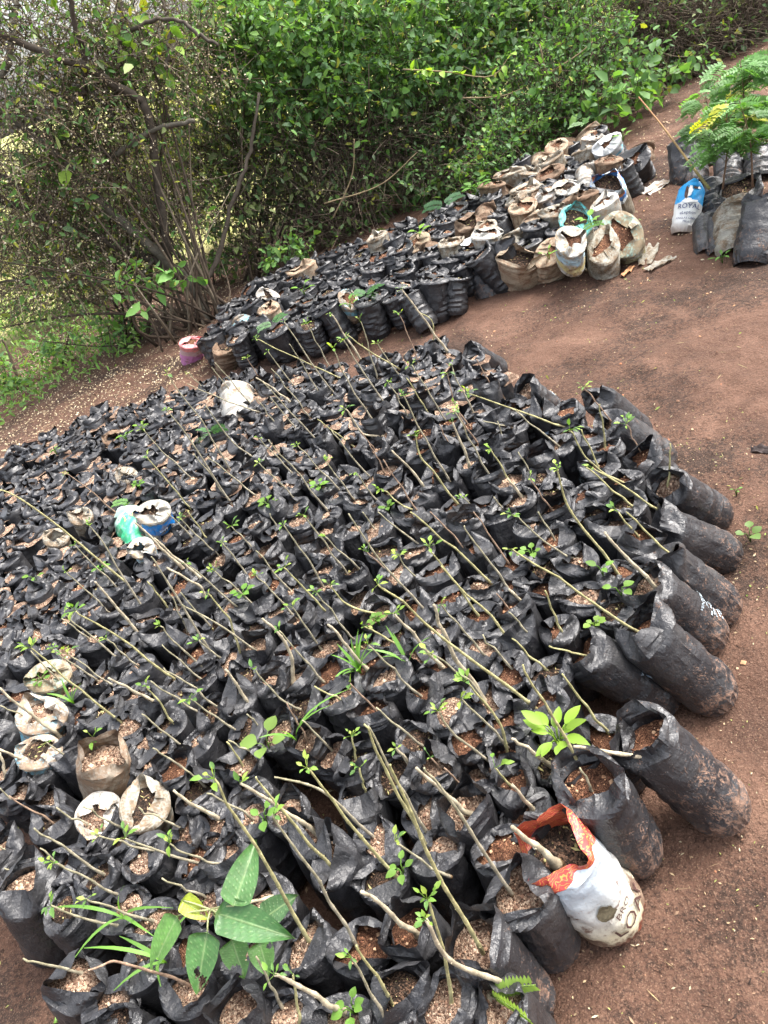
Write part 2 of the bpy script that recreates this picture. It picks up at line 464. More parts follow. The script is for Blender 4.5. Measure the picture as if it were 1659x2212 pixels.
# ------------------------------------------------------------------ plastic film: small cloth simulation of bags round a soil column
def sim_film(modes, NU=58, NB=14, NT_=8, R=.057, HS=.20, seed=1, steps=62, iters=9):
    rg = np.random.default_rng(seed)
    V = len(modes); NV = NB + NT_ + 1
    dv = HS / NB; dr = .0074
    du = 2 * math.pi * R * 1.06 / NU
    zr = np.concatenate([np.linspace(0, HS, NB + 1), HS + dr * np.arange(1, NT_ + 1)])
    th = np.linspace(0, 2 * math.pi, NU, endpoint=False)
    md = np.array(modes, float)
    bias, strength, down, fl, ln = [md[:, i].reshape(V, 1, 1) for i in range(5)]
    X = np.zeros((V, NV, NU, 3), np.float32)
    ph = rg.uniform(0, 6.28, (V, 1, 1))
    z = zr[None, :, None] * np.ones((V, 1, NU))
    t = np.clip((z - HS) / (NT_ * dr), 0, 1)
    lens = ln * t
    rr = R * (1.03 + fl * t)
    thv = th[None, None, :] + 0 * z
    x = rr * np.cos(thv - ph) * (1 + lens * .55); y = rr * np.sin(thv - ph) * (1 - lens)
    X[..., 0] = x * np.cos(ph) - y * np.sin(ph); X[..., 1] = x * np.sin(ph) + y * np.cos(ph); X[..., 2] = z
    X += rg.normal(0, .0012, X.shape)
    P = X.copy()
    rest_v = np.full((1, NV - 1, 1), dv); rest_v[:, :NB] *= 1.025; rest_v[:, NB:] = dr
    cut = np.ones((V, NV - 1, NU))
    for v in range(V):
        for k in range(3):
            a = rg.uniform(0, 6.28); w = rg.uniform(.3, .9)
            d = np.abs((th - a + math.pi) % (2 * math.pi) - math.pi)
            cut[v, NB + 3:] *= 1 - .6 * np.exp(-(d / w) ** 2) * rg.uniform(.2, 1)
    sl = rg.normal(0, .014, (V, 6, 8)); ii = np.linspace(0, 5, NB).astype(int); jj = np.linspace(0, 7.99, NU).astype(int)
    cut[:, :NB] *= 1 + sl[:, ii][:, :, jj]
    rest_v = rest_v * cut
    rest_m = {m: sum(rest_v[:, i:NV - m + i] for i in range(m)) for m in (2, 4)}
    rest_d = np.sqrt(rest_v ** 2 + du ** 2)
    K = 4
    amp = rg.normal(0, 1, (V, K, 2)); push = np.zeros((V, 1, NU))
    for k in range(K):
        push[:, 0] += amp[:, k, 0:1] * np.cos((k + 1) * th)[None] + amp[:, k, 1:2] * np.sin((k + 1) * th)[None]
    push = (push / K ** .5 + bias) * strength
    base = X[:, 0].copy(); soilz = HS + .007
    def proj(A, B, rest, mn=False, k=1.):
        d = B - A; L = np.sqrt((d * d).sum(-1)) + 1e-9
        c = (L - rest) / L * k
        if mn: c = np.minimum(c, 0)
        return d * c[..., None]
    def hor(X, par):
        A = X[:, :, par::2]; i2 = (np.arange(par, NU, 2) + 1) % NU
        d = proj(A, X[:, :, i2], du)
        X[:, :, par::2] += .5 * d; X[:, :, i2] -= .5 * d
    def ver(X, par):
        A = X[:, par:-1:2]; B = X[:, par + 1::2]; n = min(A.shape[1], B.shape[1])
        d = proj(A[:, :n], B[:, :n], rest_v[:, par::2][:, :n])
        X[:, par:par + 2 * n:2] += .5 * d; X[:, par + 1:par + 1 + 2 * n:2] -= .5 * d
    def dia(X, par, s):
        A = X[:, par:-1:2]; B = np.roll(X, -s, 2)[:, par + 1::2]; n = min(A.shape[1], B.shape[1])
        d = proj(A[:, :n], B[:, :n], rest_d[:, par::2][:, :n])
        X[:, par:par + 2 * n:2] += .5 * d; X[:, par + 1:par + 1 + 2 * n:2] -= .5 * np.roll(d, s, 2)
    def bend(X, m=2, f=.84, k=.45):
        d = proj(X, np.roll(X, -m, 2), m * du * f, True, k)
        X += .25 * d; X -= .25 * np.roll(d, m, 2)
        n = NV - m
        d = proj(X[:, :n], X[:, m:], rest_m[m] * f * 1.02, True, k)
        X[:, :n] += .25 * d; X[:, m:] -= .25 * d
    low = np.arange(NV)[None, :, None] <= NB
    tt = (np.arange(NV) - NB).clip(0) / NT_
    for s in range(steps):
        vel = (X - P) * .90; P = X.copy(); X = X + vel
        X[..., 2] -= .00035 * down
        ramp = max(0, 1 - s / (steps * .75))
        rad = X[..., :2] / (np.linalg.norm(X[..., :2], axis=-1, keepdims=True) + 1e-6)
        X[..., :2] += rad * (push * tt[None, :, None] * .0008 * ramp)[..., None]
        if s % 6 == 0: X[:, NB:] += rg.normal(0, .0006, X[:, NB:].shape)
        for it in range(iters):
            hor(X, 0); hor(X, 1); ver(X, 0); ver(X, 1)
            dia(X, 0, 1); dia(X, 1, 1); dia(X, 0, -1); dia(X, 1, -1)
            bend(X)
            if it % 2 == 0: bend(X, 4, .66, .32)
            r = np.linalg.norm(X[..., :2], axis=-1) + 1e-9; z = X[..., 2]
            Rz = R * (1 - .16 * np.clip(1 - z / .05, 0, 1) ** 2)
            f = np.where(low & (r < Rz), Rz / r, 1.)
            f = np.where(low & (r > Rz * 1.10), Rz * 1.10 / r, f)
            f = np.where(~low & (r > R * 1.6), R * 1.6 / r, f)
            f = np.where((~low) & (z < soilz) & (r < R * 1.06) & (r > R * 1.01), R * 1.06 / r, f)
            X[..., 0] *= f; X[..., 1] *= f
            X[..., 2] = np.where((~low) & (z < soilz) & (r < R * 1.01), soilz, np.maximum(z, .001))
            X[:, 0, :, :2] = base[..., :2] * .84; X[:, 0, :, 2] = 0
    return X

BR, BS = .057, .20                       # radius of a bag, height of its soil
#          bias  strength down flare lens
OPEN = [(.45, .40, .10, .28, .03), (.65, .50, .16, .32, .06), (.50, .60, .14, .28, .10), (.90, .50, .30, .34, .05),
        (.45, .70, .20, .32, .12), (.65, .75, .35, .30, .08), (.35, .50, .08, .26, .16), (1.0, .70, .45, .34, .05)]
HALF = [(.26, .85, .22, .24, .16), (.16, .85, .28, .22, .18), (.30, 1.0, .42, .26, .14), (.20, .95, .34, .24, .22)]
SHUT = [(-.60, .90, .42, .08, .38), (-.85, .90, .48, .05, .34), (-.50, 1.0, .58, .10, .45), (-1.05, 1.0, .60, .05, .40)]
FILM = sim_film(OPEN + HALF + SHUT, seed=5)
NFV, NFR, NFU = FILM.shape[:3]
I_OPEN, I_HALF, I_SHUT = range(0, 8), range(8, 12), range(12, 16)

def grid_faces(nr, nu, wrap=True):
    r, c = np.meshgrid(np.arange(nr - 1), np.arange(nu if wrap else nu - 1), indexing='ij')
    c2 = (c + 1) % nu
    return np.stack([r * nu + c, r * nu + c2, (r + 1) * nu + c2, (r + 1) * nu + c], -1).reshape(-1, 4)
FILM_F = grid_faces(NFR, NFU)
def film_mesh(i, mat, name='bag_film'):
    me = mesh(name, FILM[i].reshape(-1, 3), FILM_F, mat)
    me.set_sharp_from_angle(angle=R_(34))          # film creases sharply
    return me
FILM_ME = [film_mesh(i, M_FILM) for i in range(NFV)]

def film_surface(i):
    """outer surface of a film as r(theta, z) of its lower body"""
    P = FILM[i]
    def r_at(th, z):
        j = (th / (2 * math.pi) * NFU) % NFU; a = int(j) % NFU; b = (a + 1) % NFU
        zz = P[:, a, 2][:15]; rr = np.linalg.norm(P[:15, a, :2], axis=1); r2 = np.linalg.norm(P[:15, b, :2], axis=1)
        f = j - int(j)
        o = np.argsort(zz)
        return np.interp(z, zz[o], (rr * (1 - f) + r2 * f)[o])
    return r_at

# soil tops with real crumbs on them
def make_soil(kind, seed):
    rg = np.random.default_rng(seed)
    nr, nu = 9, 26
    rr = np.linspace(0, 1, nr) ** .8 * BR * 1.0
    th = np.arange(nu) * 2 * math.pi / nu
    X = rr[:, None] * np.cos(th); Y = rr[:, None] * np.sin(th)
    Z = BS - .007 + .012 * fbm(X * 40 + seed, Y * 40, 3) + .006 * (1 - (rr[:, None] / BR) ** 2)
    mb = MB()
    V = np.stack([X, Y, Z], -1).reshape(-1, 3)
    mb.add(V, grid_faces(nr, nu).tolist(), 0)
    cols = [[(.42, .28, .19), (.30, .18, .115), (.50, .37, .26), (.16, .09, .06)], [(.24, .11, .06), (.34, .18, .10), (.12, .05, .03), (.48, .30, .18)],
            [(.05, .035, .025), (.30, .20, .12), (.02, .015, .012), (.36, .32, .14)]][kind]
    O = np.array([(1, 0, 0), (-1, 0, 0), (0, 1, 0), (0, -1, 0), (0, 0, 1), (0, 0, -1)], float)
    OF = [(0, 2, 4), (2, 1, 4), (1, 3, 4), (3, 0, 4)]
    for k in range((150, 70, 90)[kind]):
        a = rg.uniform(0, 6.283); q = math.sqrt(rg.random()) * BR * .95
        s = abs(rg.normal(0, .0014)) + .0009
        if rg.random() < .04: s = rg.uniform(.003, .006)
        sc = rg.uniform(.6, 1.3, 3) * s
        if kind == 2 and rg.random() < .5: sc *= (3.0, .5, .4)
        c, sn = math.cos(a * 7), math.sin(a * 7)
        o = O * sc; o = np.stack([o[:, 0] * c - o[:, 1] * sn, o[:, 0] * sn + o[:, 1] * c, o[:, 2]], -1)
        p = np.array([q * math.cos(a), q * math.sin(a), BS - .007 + .012 * float(fbm(np.array(q * math.cos(a) * 40 + seed), np.array(q * math.sin(a) * 40), 3)) + .006 * (1 - (q / BR) ** 2) + s * .4])
        cc = np.array(cols[rg.integers(0, 4)]) * rg.uniform(.7, 1.25)
        mb.add(o + p, OF, 1, (*cc, 1))
    return mb.build('soil_top', [M_SOIL[kind], M_GRAIN])
SOIL_ME = [[make_soil(k, 10 * k + j) for j in range(4)] for k in range(3)]

# ------------------------------------------------------------------ cuttings
TINTS = {'g': (.285, .248, .182), 'y': (.340, .305, .155), 'r': (.260, .175, .120), 'f': (.365, .310, .215)}
def make_stem(P, r0, r1, kind, rg, swell=1.5):
    """a pruned cutting: tapered, ringed at the leaf nodes, swollen foot"""
    P = np.asarray(P, float)
    L = np.linalg.norm(np.diff(P, axis=0), axis=1).sum()
    n = max(10, int(L / .011))
    Q = spline(P, n)
    s = np.linspace(0, 1, n)
    w = .0022 * min(1, L / .15)
    Q[1:-1] += (np.stack([np.interp(s, np.linspace(0, 1, 7), rg.normal(0, w, 7)) for _ in range(3)], -1))[1:-1]
    r = r0 + (r1 - r0) * s ** .8
    r *= 1 + (swell - 1) * np.exp(-(s * L / .022) ** 2)
    nodes = np.cumsum(rg.uniform(.022, .05, 40))
    for q in nodes[nodes < L * .97]:
        r[min(n - 1, int(q / L * n))] *= 1.22
    base = np.array(TINTS[kind])
    C = []
    for k in range(n):
        c = base * (1 + .25 * math.sin(k * 1.7 + rg.random())) * rg.uniform(.85, 1.15)
        if kind in 'yg': c = c * (1 - .25 * s[k]) + np.array((.17, .19, .05)) * .30 * s[k]
        if s[k] * L < .008: c = np.array((.30, .16, .06))
        C.append(np.tile((*c, 1), (7, 1)))
    mb = MB(); mb.tube(Q, r, 7, 0, np.concatenate(C))
    # bud scars
    O = np.array([(1, 0, 0), (-1, 0, 0), (0, 1, 0), (0, -1, 0), (0, 0, 1), (0, 0, -1)], float)
    OF = [(0, 2, 4), (2, 1, 4), (1, 3, 4), (3, 0, 4), (2, 0, 5), (1, 2, 5), (3, 1, 5), (0, 3, 5)]
    for q in nodes[nodes < L * .95]:
        i = min(n - 1, int(q / L * n)); d = rg.normal(0, 1, 3); d /= np.linalg.norm(d)
        mb.add(Q[i] + d * r[i] * .9 + O * r[i] * .45, OF, 0, (*(base * 1.25), 1))
    return mb.build('cutting_stem', M_BARK), Q

def leaf_blade(L, W, fold=.25, droop=.25, n=5, tipw=.0):
    """pointed leaf along +x, n stations"""
    t = np.linspace(0, 1, n + 1)
    w = W * np.sin(np.pi * t ** .85) ** .8 * .5
    w[0] = w[-1] = 0
    V = []; F = []
    for i in range(n + 1):
        z = -droop * L * t[i] ** 2
        V += [(L * t[i], -w[i], z + fold * w[i]), (L * t[i], 0, z), (L * t[i], w[i], z + fold * w[i])]
    for i in range(n):
        a = i * 3
        F += [(a, a + 1, a + 4, a + 3), (a + 1, a + 2, a + 5, a + 4)]
    return np.array(V), F

def frame_xz(d, up=(0, 0, 1)):
    d = np.asarray(d, float); d = d / (np.linalg.norm(d) + 1e-9)
    y = np.cross(up, d); y /= np.linalg.norm(y) + 1e-9
    return np.stack([d, y, np.cross(d, y)], 0)

GREENS = np.array([(.20, .33, .05), (.14, .27, .045), (.30, .40, .08), (.10, .20, .05)])
def leaf_cluster(p, rg, n=5, size=.016, spread=.018, tint=None, axis=None):
    mb = MB()
    for k in range(n):
        d = rg.normal(0, 1, 3); d[2] = abs(d[2]) * .7 + .1
        if axis is not None: d = d + np.asarray(axis) * 1.2
        d /= np.linalg.norm(d)
        s = size * rg.uniform(.6, 1.3)
        V, F = leaf_blade(s, s * rg.uniform(.4, .62), .3, rg.uniform(0, .5), 3)
        o = np.asarray(p) + d * spread * rg.uniform(.1, 1)
        c = (GREENS[rg.integers(0, 4)] if tint is None else np.array(tint)) * rg.uniform(.8, 1.25)
        mb.add(o + V @ frame_xz(d + rg.normal(0, .2, 3)), F, 0, (*c, 1))
        mb.tube([np.asarray(p), o], .0006, 3, 0, (*(c * .8), 1))
    return mb.build('leaf_cluster', M_LEAF)
# ------------------------------------------------------------------ the main bed: black bags, many with a pruned cutting
# column row | tip x y | (bend x y) | foot x y | kind (g grey, y yellow-green, r reddish, f thick) + l leafy tip
CUT = """
0 1 1082 768 1310 1075 1490 1390 gl;0 1 1372 722 1560 960 g;0 1 1392 690 1659 1000 g;0 1 1212 826 1480 940 1690 1020 g;0 1 1082 1000 1240 1200 1500 1612 gl
0 1 1332 970 1480 1170 1659 1320 g;0 1 930 1120 1070 1280 1250 1442 gl;0 1 950 1300 1100 1480 1230 1640 yl;0 1 430 1412 620 1550 800 1700 rl;0 1 1252 1282 1500 1600 g
0 1 1342 1300 1540 1460 1670 1560 g;0 1 1225 760 1330 870 gl;0 1 1600 660 1680 800 rl
1 1 945 215 1255 640 fl;1 1 1035 345 1142 430 1150 575 y;1 1 925 370 1065 700 rl;1 1 330 440 490 735 gl;1 1 185 425 300 600 505 890 gl;1 1 680 425 790 805 gl;1 1 490 380 700 700 fl
1 1 500 600 590 800 775 1095 gl;1 1 590 510 700 590 945 745 y;1 1 570 545 650 680 855 985 gl;1 1 790 570 955 815 gl;1 1 1010 705 1235 1070 gl;1 1 975 790 1135 1045 y;1 1 855 820 1000 1050 gl
1 1 955 905 1100 1190 1270 1500 gl;1 1 0 540 370 710 590 810 yl;1 1 80 620 260 860 g;1 1 215 570 410 890 g;1 1 1270 700 1300 800 1415 1020 gl;1 1 1240 760 1285 960 1390 1115 rl
1 1 1290 970 1330 1050 1445 1220 r;1 1 1430 670 1525 850 r;1 1 1550 790 1610 930 r;1 1 1375 890 2020 1110 yl;1 1 0 790 150 890 230 955 f;1 1 100 730 350 1045 g;1 1 0 920 140 1110 g
1 1 90 910 265 1130 g;1 1 20 800 415 1215 g;1 1 400 1060 640 1240 y;1 1 490 1130 740 1440 g;1 1 580 990 700 1150 830 1165 fl;1 1 680 1140 780 1270 r;1 1 735 1220 845 1415 r
1 1 270 1230 555 1525 gl;1 1 450 1330 640 1580 gl;1 1 20 1180 250 1430 gl;1 1 80 1190 470 1650 g;1 1 20 1340 265 1590 gl;1 1 645 1400 800 1620 gl;1 1 825 1320 1050 1659 r
1 1 880 1260 1060 1450 1100 1540 f;1 1 1030 1160 1080 1310 1320 1620 yl;1 1 1190 1090 1265 1250 r;1 1 1275 1080 1390 1390 f;1 1 1290 1010 1540 1470 gl;1 1 1565 1070 1600 1220 g
1 1 1470 1070 1659 1110 g;1 1 1520 1250 1659 1480 yl;1 1 810 1510 1020 1659 yl;1 1 1540 1560 1610 1659 g;1 1 1350 1570 1430 1659 gl;1 1 945 1040 1000 1110 r
2 1 465 850 660 1085 rl;2 1 570 960 605 1245 y;2 1 740 1090 850 1300 rl;2 1 1025 1215 1015 1510 y;2 1 450 1125 580 1400 y;2 1 375 1130 530 1360 740 1480 yl;2 1 480 1370 800 1640 y
2 1 0 990 310 1235 g;2 1 40 1270 130 1430 g;2 1 110 1440 270 1659 r;2 1 300 1380 385 1659 690 2069 yl;2 1 520 1370 1050 1709 yl;2 1 -30 1440 60 1560 f
0 2 -40 -150 200 -40 870 490 yl;0 2 480 215 770 505 gl;0 2 580 90 700 240 920 610 gl;0 2 430 390 730 660 gl;0 2 615 450 905 790 f;0 2 415 660 785 960 gl;0 2 400 690 580 825 g
0 2 490 640 850 870 1135 1090 yl;0 2 690 820 910 1015 gl;0 2 200 880 520 1160 790 1370 yl;0 2 200 900 430 1150 g;0 2 340 890 640 1100 gl;0 2 440 920 765 1145 gl;0 2 700 1075 1010 1230 f
0 2 0 1140 390 1460 f;0 2 0 1255 290 1380 g;0 2 955 450 1100 630 y;0 2 1090 510 1215 775 g;0 2 1040 740 1160 870 1335 1030 gl;0 2 1050 860 1330 1100 g;0 2 1060 1010 1440 1290 g
0 2 975 1095 1300 1310 g;0 2 950 1130 1150 1400 yl;0 2 1230 1210 1545 1430 gl;0 2 920 1310 1240 1570 g;0 2 990 1530 1180 1659 g;0 2 600 1460 640 1530 780 1620 gl;0 2 300 1490 490 1620 g
0 2 0 1540 270 1645 f;0 2 0 1560 50 1730 f;0 2 1170 40 1430 300 gl;0 2 1220 0 1360 200 y;0 2 1080 0 1250 180 g;0 2 870 60 1185 365 f;0 2 1000 170 1330 460 f;0 2 980 290 1070 440 1370 920 g
0 2 1080 360 1290 480 1330 580 f;0 2 1210 330 1550 630 g;0 2 1390 380 1659 610 gl;0 2 1500 90 1659 250 gl;0 2 1440 200 1620 440 gl;0 2 1350 530 1480 700 1560 940 y;0 2 1170 520 1380 750 g
0 2 1460 1020 1640 1290 f;0 2 1180 600 1490 770 1659 900 g;0 2 1600 1310 1690 1400 g;0 2 1470 1490 1590 1659 y;0 2 1480 1480 1680 1580 g;0 2 1290 830 1440 960 gl
1 2 90 10 145 115 g;1 2 180 85 340 300 440 490 gl;1 2 310 20 450 200 595 400 gl;1 2 450 160 680 385 gl;1 2 600 10 820 330 1100 640 g;1 2 690 0 770 120 g;1 2 790 0 1060 220 g
1 2 1000 0 1540 460 y;1 2 1130 0 1400 290 r;1 2 1350 90 1659 520 g;1 2 1410 0 1640 340 r;1 2 1120 225 1310 480 1450 680 yl;1 2 1200 350 1659 830 y;1 2 930 280 1030 410 1105 425 gl
1 2 0 250 235 520 g;1 2 180 360 470 660 yl;1 2 0 410 265 680 gl;1 2 235 615 430 900 gl;1 2 390 520 655 845 gl;1 2 480 480 600 610 830 670 yl;1 2 40 690 210 870 235 1100 f
1 2 150 770 440 1095 gl;1 2 465 730 720 1030 f;1 2 790 470 1240 830 1810 1275 yl;1 2 895 660 1210 1010 fl;1 2 700 740 920 860 yl;1 2 725 860 890 1030 1075 1200 gl;1 2 1150 600 1220 800 1480 1230 f
1 2 1200 600 1490 935 gl;1 2 1470 795 1659 1020 g;1 2 1140 920 1380 1100 1500 1260 gl;1 2 610 1110 810 1320 r;1 2 780 1270 1080 1520 g;1 2 0 1030 160 1200 290 1280 g;1 2 200 1240 340 1500 r
1 2 300 1350 500 1550 g;1 2 380 1130 560 1230 y;1 2 620 1450 665 1680 yl;1 2 700 1375 840 1659 1110 2180 y;1 2 730 1390 890 1700 1110 2080 g;1 2 910 1530 1030 1680 fl;1 2 1180 1290 1300 1450 1560 1659 gl
1 2 1330 1210 1630 1510 gl;1 2 1360 1100 1540 1320 1640 1570 yl;1 2 1130 1590 1215 1680 r;1 2 1560 530 1659 650 r;1 2 720 260 860 390 rl
2 2 0 20 290 250 420 300 gl;2 2 170 0 280 190 g;2 2 600 130 960 530 f;2 2 690 0 815 165 y;2 2 740 0 1060 320 y;2 2 0 240 830 780 y;2 2 215 510 330 805 y;2 2 -20 500 120 635 f
2 2 -20 650 130 815 g;2 2 240 870 530 960 y;2 2 0 820 235 1030 y;2 2 70 990 280 1340 460 1680 y;2 2 325 1050 630 1440 y;2 2 400 1520 920 1600 f;2 2 0 1470 250 1640 f
0 3 0 130 90 220 g;0 3 60 180 360 365 r;0 3 365 255 620 415 g;0 3 540 250 815 410 g;0 3 900 255 1180 400 g;0 3 1125 145 1430 345 f;0 3 1190 0 1335 115 g;0 3 1340 165 1659 330 g
0 3 220 390 390 520 695 690 g;0 3 260 520 440 660 g;0 3 345 610 785 825 gl;0 3 640 440 1030 545 gl;0 3 810 455 1300 625 gl;0 3 1100 490 1440 640 gl;0 3 1050 715 1340 845 g
0 3 330 890 770 1045 gl;0 3 560 850 1010 1000 gl;0 3 150 1235 525 1335 g;0 3 570 1310 830 1270 1230 1410 r;0 3 1390 70 1659 520 2010 1120 yl;0 3 0 510 80 570 g;0 3 30 650 130 690 g
1 3 0 60 250 390 510 670 y;1 3 -100 100 200 290 400 440 f;1 3 110 300 400 720 645 1150 gl;1 3 120 60 430 150 760 455 g;1 3 330 0 600 340 920 720 yl;1 3 670 0 720 205 yl;1 3 870 -20 1110 520 1480 1200 y
1 3 1040 0 1400 310 f;1 3 1090 0 1340 310 1659 810 g;1 3 1220 0 1360 140 r;1 3 900 470 1140 650 1240 695 gl;1 3 680 800 1055 1085 f;1 3 1110 850 1210 1180 1275 1530 yl
1 3 1100 980 1260 1240 1580 1400 1535 1465 fl;1 3 650 1150 900 1540 y;1 3 620 1230 870 1690 gl;1 3 120 1340 600 1600 fl;1 3 240 1340 290 1700 y;1 3 0 1220 170 1550 g;1 3 -60 880 150 820 f;1 3 1550 0 1659 120 y
2 3 0 110 160 290 f;2 3 440 0 520 150 g;2 3 0 380 300 630 fl
"""
cuts = []
for part in CUT.replace('\n', ';').split(';'):
    w = part.split()
    if len(w) < 7: continue
    c, r = int(w[0]), int(w[1]); k = w[-1]; q = [float(a) for a in w[2:-1]]
    pts = [(553 * c + q[i] / 3, 553 * r + q[i + 1] / 3) for i in range(0, len(q), 2)]
    cuts.append((pts, k))

SOILZ = .200
def stem_points(pts, soilz):
    """foot on the soil, the other points above it, each as nearly over the foot as its line of sight allows"""
    foot = at(*pts[-1], soilz)
    out = [foot]
    for p in pts[-2::-1]:
        d = ray(*p); o = CAM
        # closest approach of the line of sight to the upright through the foot
        dh = d[:2]; a = (foot[:2] - o[:2]) @ dh / (dh @ dh)
        P = o + d * a
        if P[2] < soilz + .02:
            a = (soilz + .025 - o[2]) / d[2]; P = o + d * a
        out.append(P)
    return np.array(out)

# bags on the open edge: mouth pixel, foot pixel, scale, print, dirt
EDGE = [(1303, 863, 1400, 925, 1.10, 0, .5), (1326, 915, 1455, 985, 1.18, 0, .7), (1389, 998, 1482, 1045, 1.10, 0, .6), (1452, 1053, 1565, 1098, 1.15, 0, .7),
        (1440, 1143, 1588, 1180, 1.20, 0, .7), (1433, 1213, 1590, 1305, 1.22, 0, .8), (1410, 1270, 1560, 1365, 1.22, 1, .9), (1397, 1372, 1578, 1496, 1.28, 0, .8),
        (1273, 1412, 1465, 1493, 1.22, 2, .55), (1403, 1599, 1605, 1755, 1.28, 0, .9), (1279, 1702, 1400, 1845, 1.30, 0, .9),
        (1133, 1922, 1216, 2060, 1.15, 0, .6), (1035, 2040, 1175, 2172, 1.15, 0, .8), (1138, 846, 1216, 888, 1.1, 1, .7), (1100, 888, 1172, 910, 1.05, 0, .5),
        (1025, 766, 1082, 788, 1.0, 0, .5), (50, 1926, 92, 2052, 1.25, 1, .3), (1313, 1588, 1352, 1650, 1.0, 0, .6), (150, 2120, 190, 2230, 1.1, 0, .3)]
edges = []
for mx, my, fx, fy, sc, pr, dirt in EDGE:
    sc *= .86
    B = at(fx, fy, .0)
    hd = at(mx, my, .2) - B; hd[2] = 0; B = B + hd / np.linalg.norm(hd) * .030
    best = None
    for z in np.linspace(.10, .32, 45):
        P = at(mx, my, z)
        e = abs(np.linalg.norm(P - B) - BS * sc * 1.14)
        if best is None or e < best[0]: best = (e, P)
    ax = best[1] - B
    tilt = math.acos(ax[2] / np.linalg.norm(ax))
    if tilt > R_(42):                       # keep the lean believable
        h = ax[:2] / np.linalg.norm(ax[:2]); L = BS * sc * 1.14
        ax = np.array([*(h * math.sin(R_(42)) * L), math.cos(R_(42)) * L])
        B = best[1] - ax
        B[2] = 0.0
    edges.append(dict(base=B, axis=ax / np.linalg.norm(ax), mouth=B + ax, s=sc, pr=pr, dirt=dirt, stems=[]))

BREAD = dict(base=at(1322, 1962, 0), mouth=at(1205, 1838, .20))     # the bread wrapper bag, built further down
SPOTS_TAKEN = [BREAD['mouth'][:2]]
PACKS = [(505, 868, .12), (285, 1140, .16), (305, 1175, .10), (325, 1105, .09), (115, 1150, .07), (95, 1455, .07), (70, 1545, .09), (70, 1610, .07), (215, 1645, .085), (190, 1735, .075), (290, 1735, .08)]
SPOTS_TAKEN += [at(a, b, .2)[:2] for a, b, _ in PACKS]

BEDPX = [(-260, 1100), (0, 985), (130, 925), (300, 862), (420, 835), (560, 800), (740, 785), (800, 768), (940, 742), (1030, 760), (1110, 815), (1180, 880), (1290, 900), (1370, 985),
         (1420, 1080), (1400, 1180), (1390, 1250), (1340, 1330), (1270, 1340), (1220, 1410), (1260, 1500), (1240, 1600), (1250, 1680), (1150, 1790), (1110, 1890), (1000, 1990), (1040, 2100), (1090, 2330),
         (190, 2330), (150, 2130), (60, 1960), (-40, 1850), (-260, 1750)]
bed_poly = [tuple(at(a, b, SOILZ)[:2]) for a, b in BEDPX]

bags = []                                   # x, y, fixed
for pts, k in cuts:
    f = at(*pts[-1], SOILZ)
    own = None
    for e in edges:
        if np.linalg.norm(e['mouth'][:2] - f[:2]) < .066 * e['s']: own = e
    if np.linalg.norm(BREAD['mouth'][:2] - f[:2]) < .08:
        BREAD['cut'] = (pts, k); continue
    if own is not None: own['stems'].append((pts, k)); continue
    near = [b for b in bags if np.hypot(b['x'] - f[0], b['y'] - f[1]) < .055]
    if near: near[0]['stems'].append((pts, k)); continue
    bags.append(dict(x=f[0] + RG.normal(0, .012), y=f[1] + RG.normal(0, .012), stems=[(pts, k)], k=1.0))
# fill the rest of the bed
px, py = np.array([p[0] for p in bed_poly]), np.array([p[1] for p in bed_poly])
SP = .099
fixed = [np.array([b['x'], b['y']]) for b in bags] + [e['mouth'][:2] for e in edges] + list(SPOTS_TAKEN)
for j, yy in enumerate(np.arange(py.min(), py.max(), SP * .87)):
    for xx in np.arange(px.min(), px.max(), SP):
        q = np.array([xx + (j % 2) * SP / 2, yy]) + RG.normal(0, .014, 2)
        if not in_poly(q[0], q[1], bed_poly): continue
        if min(np.linalg.norm(q - f) for f in fixed) < .071: continue
        u, v = pix((q[0], q[1], .22))
        if u < -130 or v > 2420: continue
        bags.append(dict(x=q[0], y=q[1], stems=[], k=.0))
        fixed.append(q)
# let neighbours push each other apart
XY = np.array([[b['x'], b['y']] for b in bags]); X0 = XY.copy(); KF = np.array([b['k'] for b in bags])
ST = np.array([e['mouth'][:2] for e in edges] + list(SPOTS_TAKEN))
for it in range(40):
    d = XY[:, None] - XY[None]; L = np.linalg.norm(d, axis=-1) + np.eye(len(XY))
    over = np.clip(.093 - L, 0, None); np.fill_diagonal(over, 0)
    XY += (d / L[..., None] * over[..., None]).sum(1) * .22
    d = XY[:, None] - ST[None]; L = np.linalg.norm(d, axis=-1)
    over = np.clip(.105 - L, 0, None)
    XY += (d / L[..., None] * over[..., None]).sum(1) * .3
    XY += (X0 - XY) * (.05 + .10 * KF[:, None])
for b, q in zip(bags, XY): b['x'], b['y'] = q

def ordinal(n):
    return ['', 'second ', 'third ', 'fourth ', 'fifth ', 'sixth ', 'seventh ', 'eighth ', 'ninth ', 'tenth ', 'eleventh ', 'twelfth ', 'thirteenth ', 'fourteenth '][n] if n < 14 else '%dth ' % (n + 1)

LANDMARKS = [('the white sack', (505, 875)), ('the green packet', (275, 1125)), ('the large leaved plant', (500, 1960)), ('the red bread wrapper', (1250, 1900)),
             ('the grass tuft', (775, 1450)), ('the bright green rosette', (1205, 1600)), ('the round leaved sprout', (575, 1620)), ('the blue badge packet', (205, 1660)),
             ('the bed far left corner', (60, 1000)), ('the bed far right corner', (960, 760)), ('the path side edge', (1470, 1180)),
             ('the picture left edge', (10, 1330)), ('the picture bottom edge', (850, 2200)), ('the bed middle', (820, 1180))]

def film_object(i, parent, dirt):
    o = link('bag', FILM_ME[i], parent)
    o.color = (dirt, 0, 0, 1)
    return o

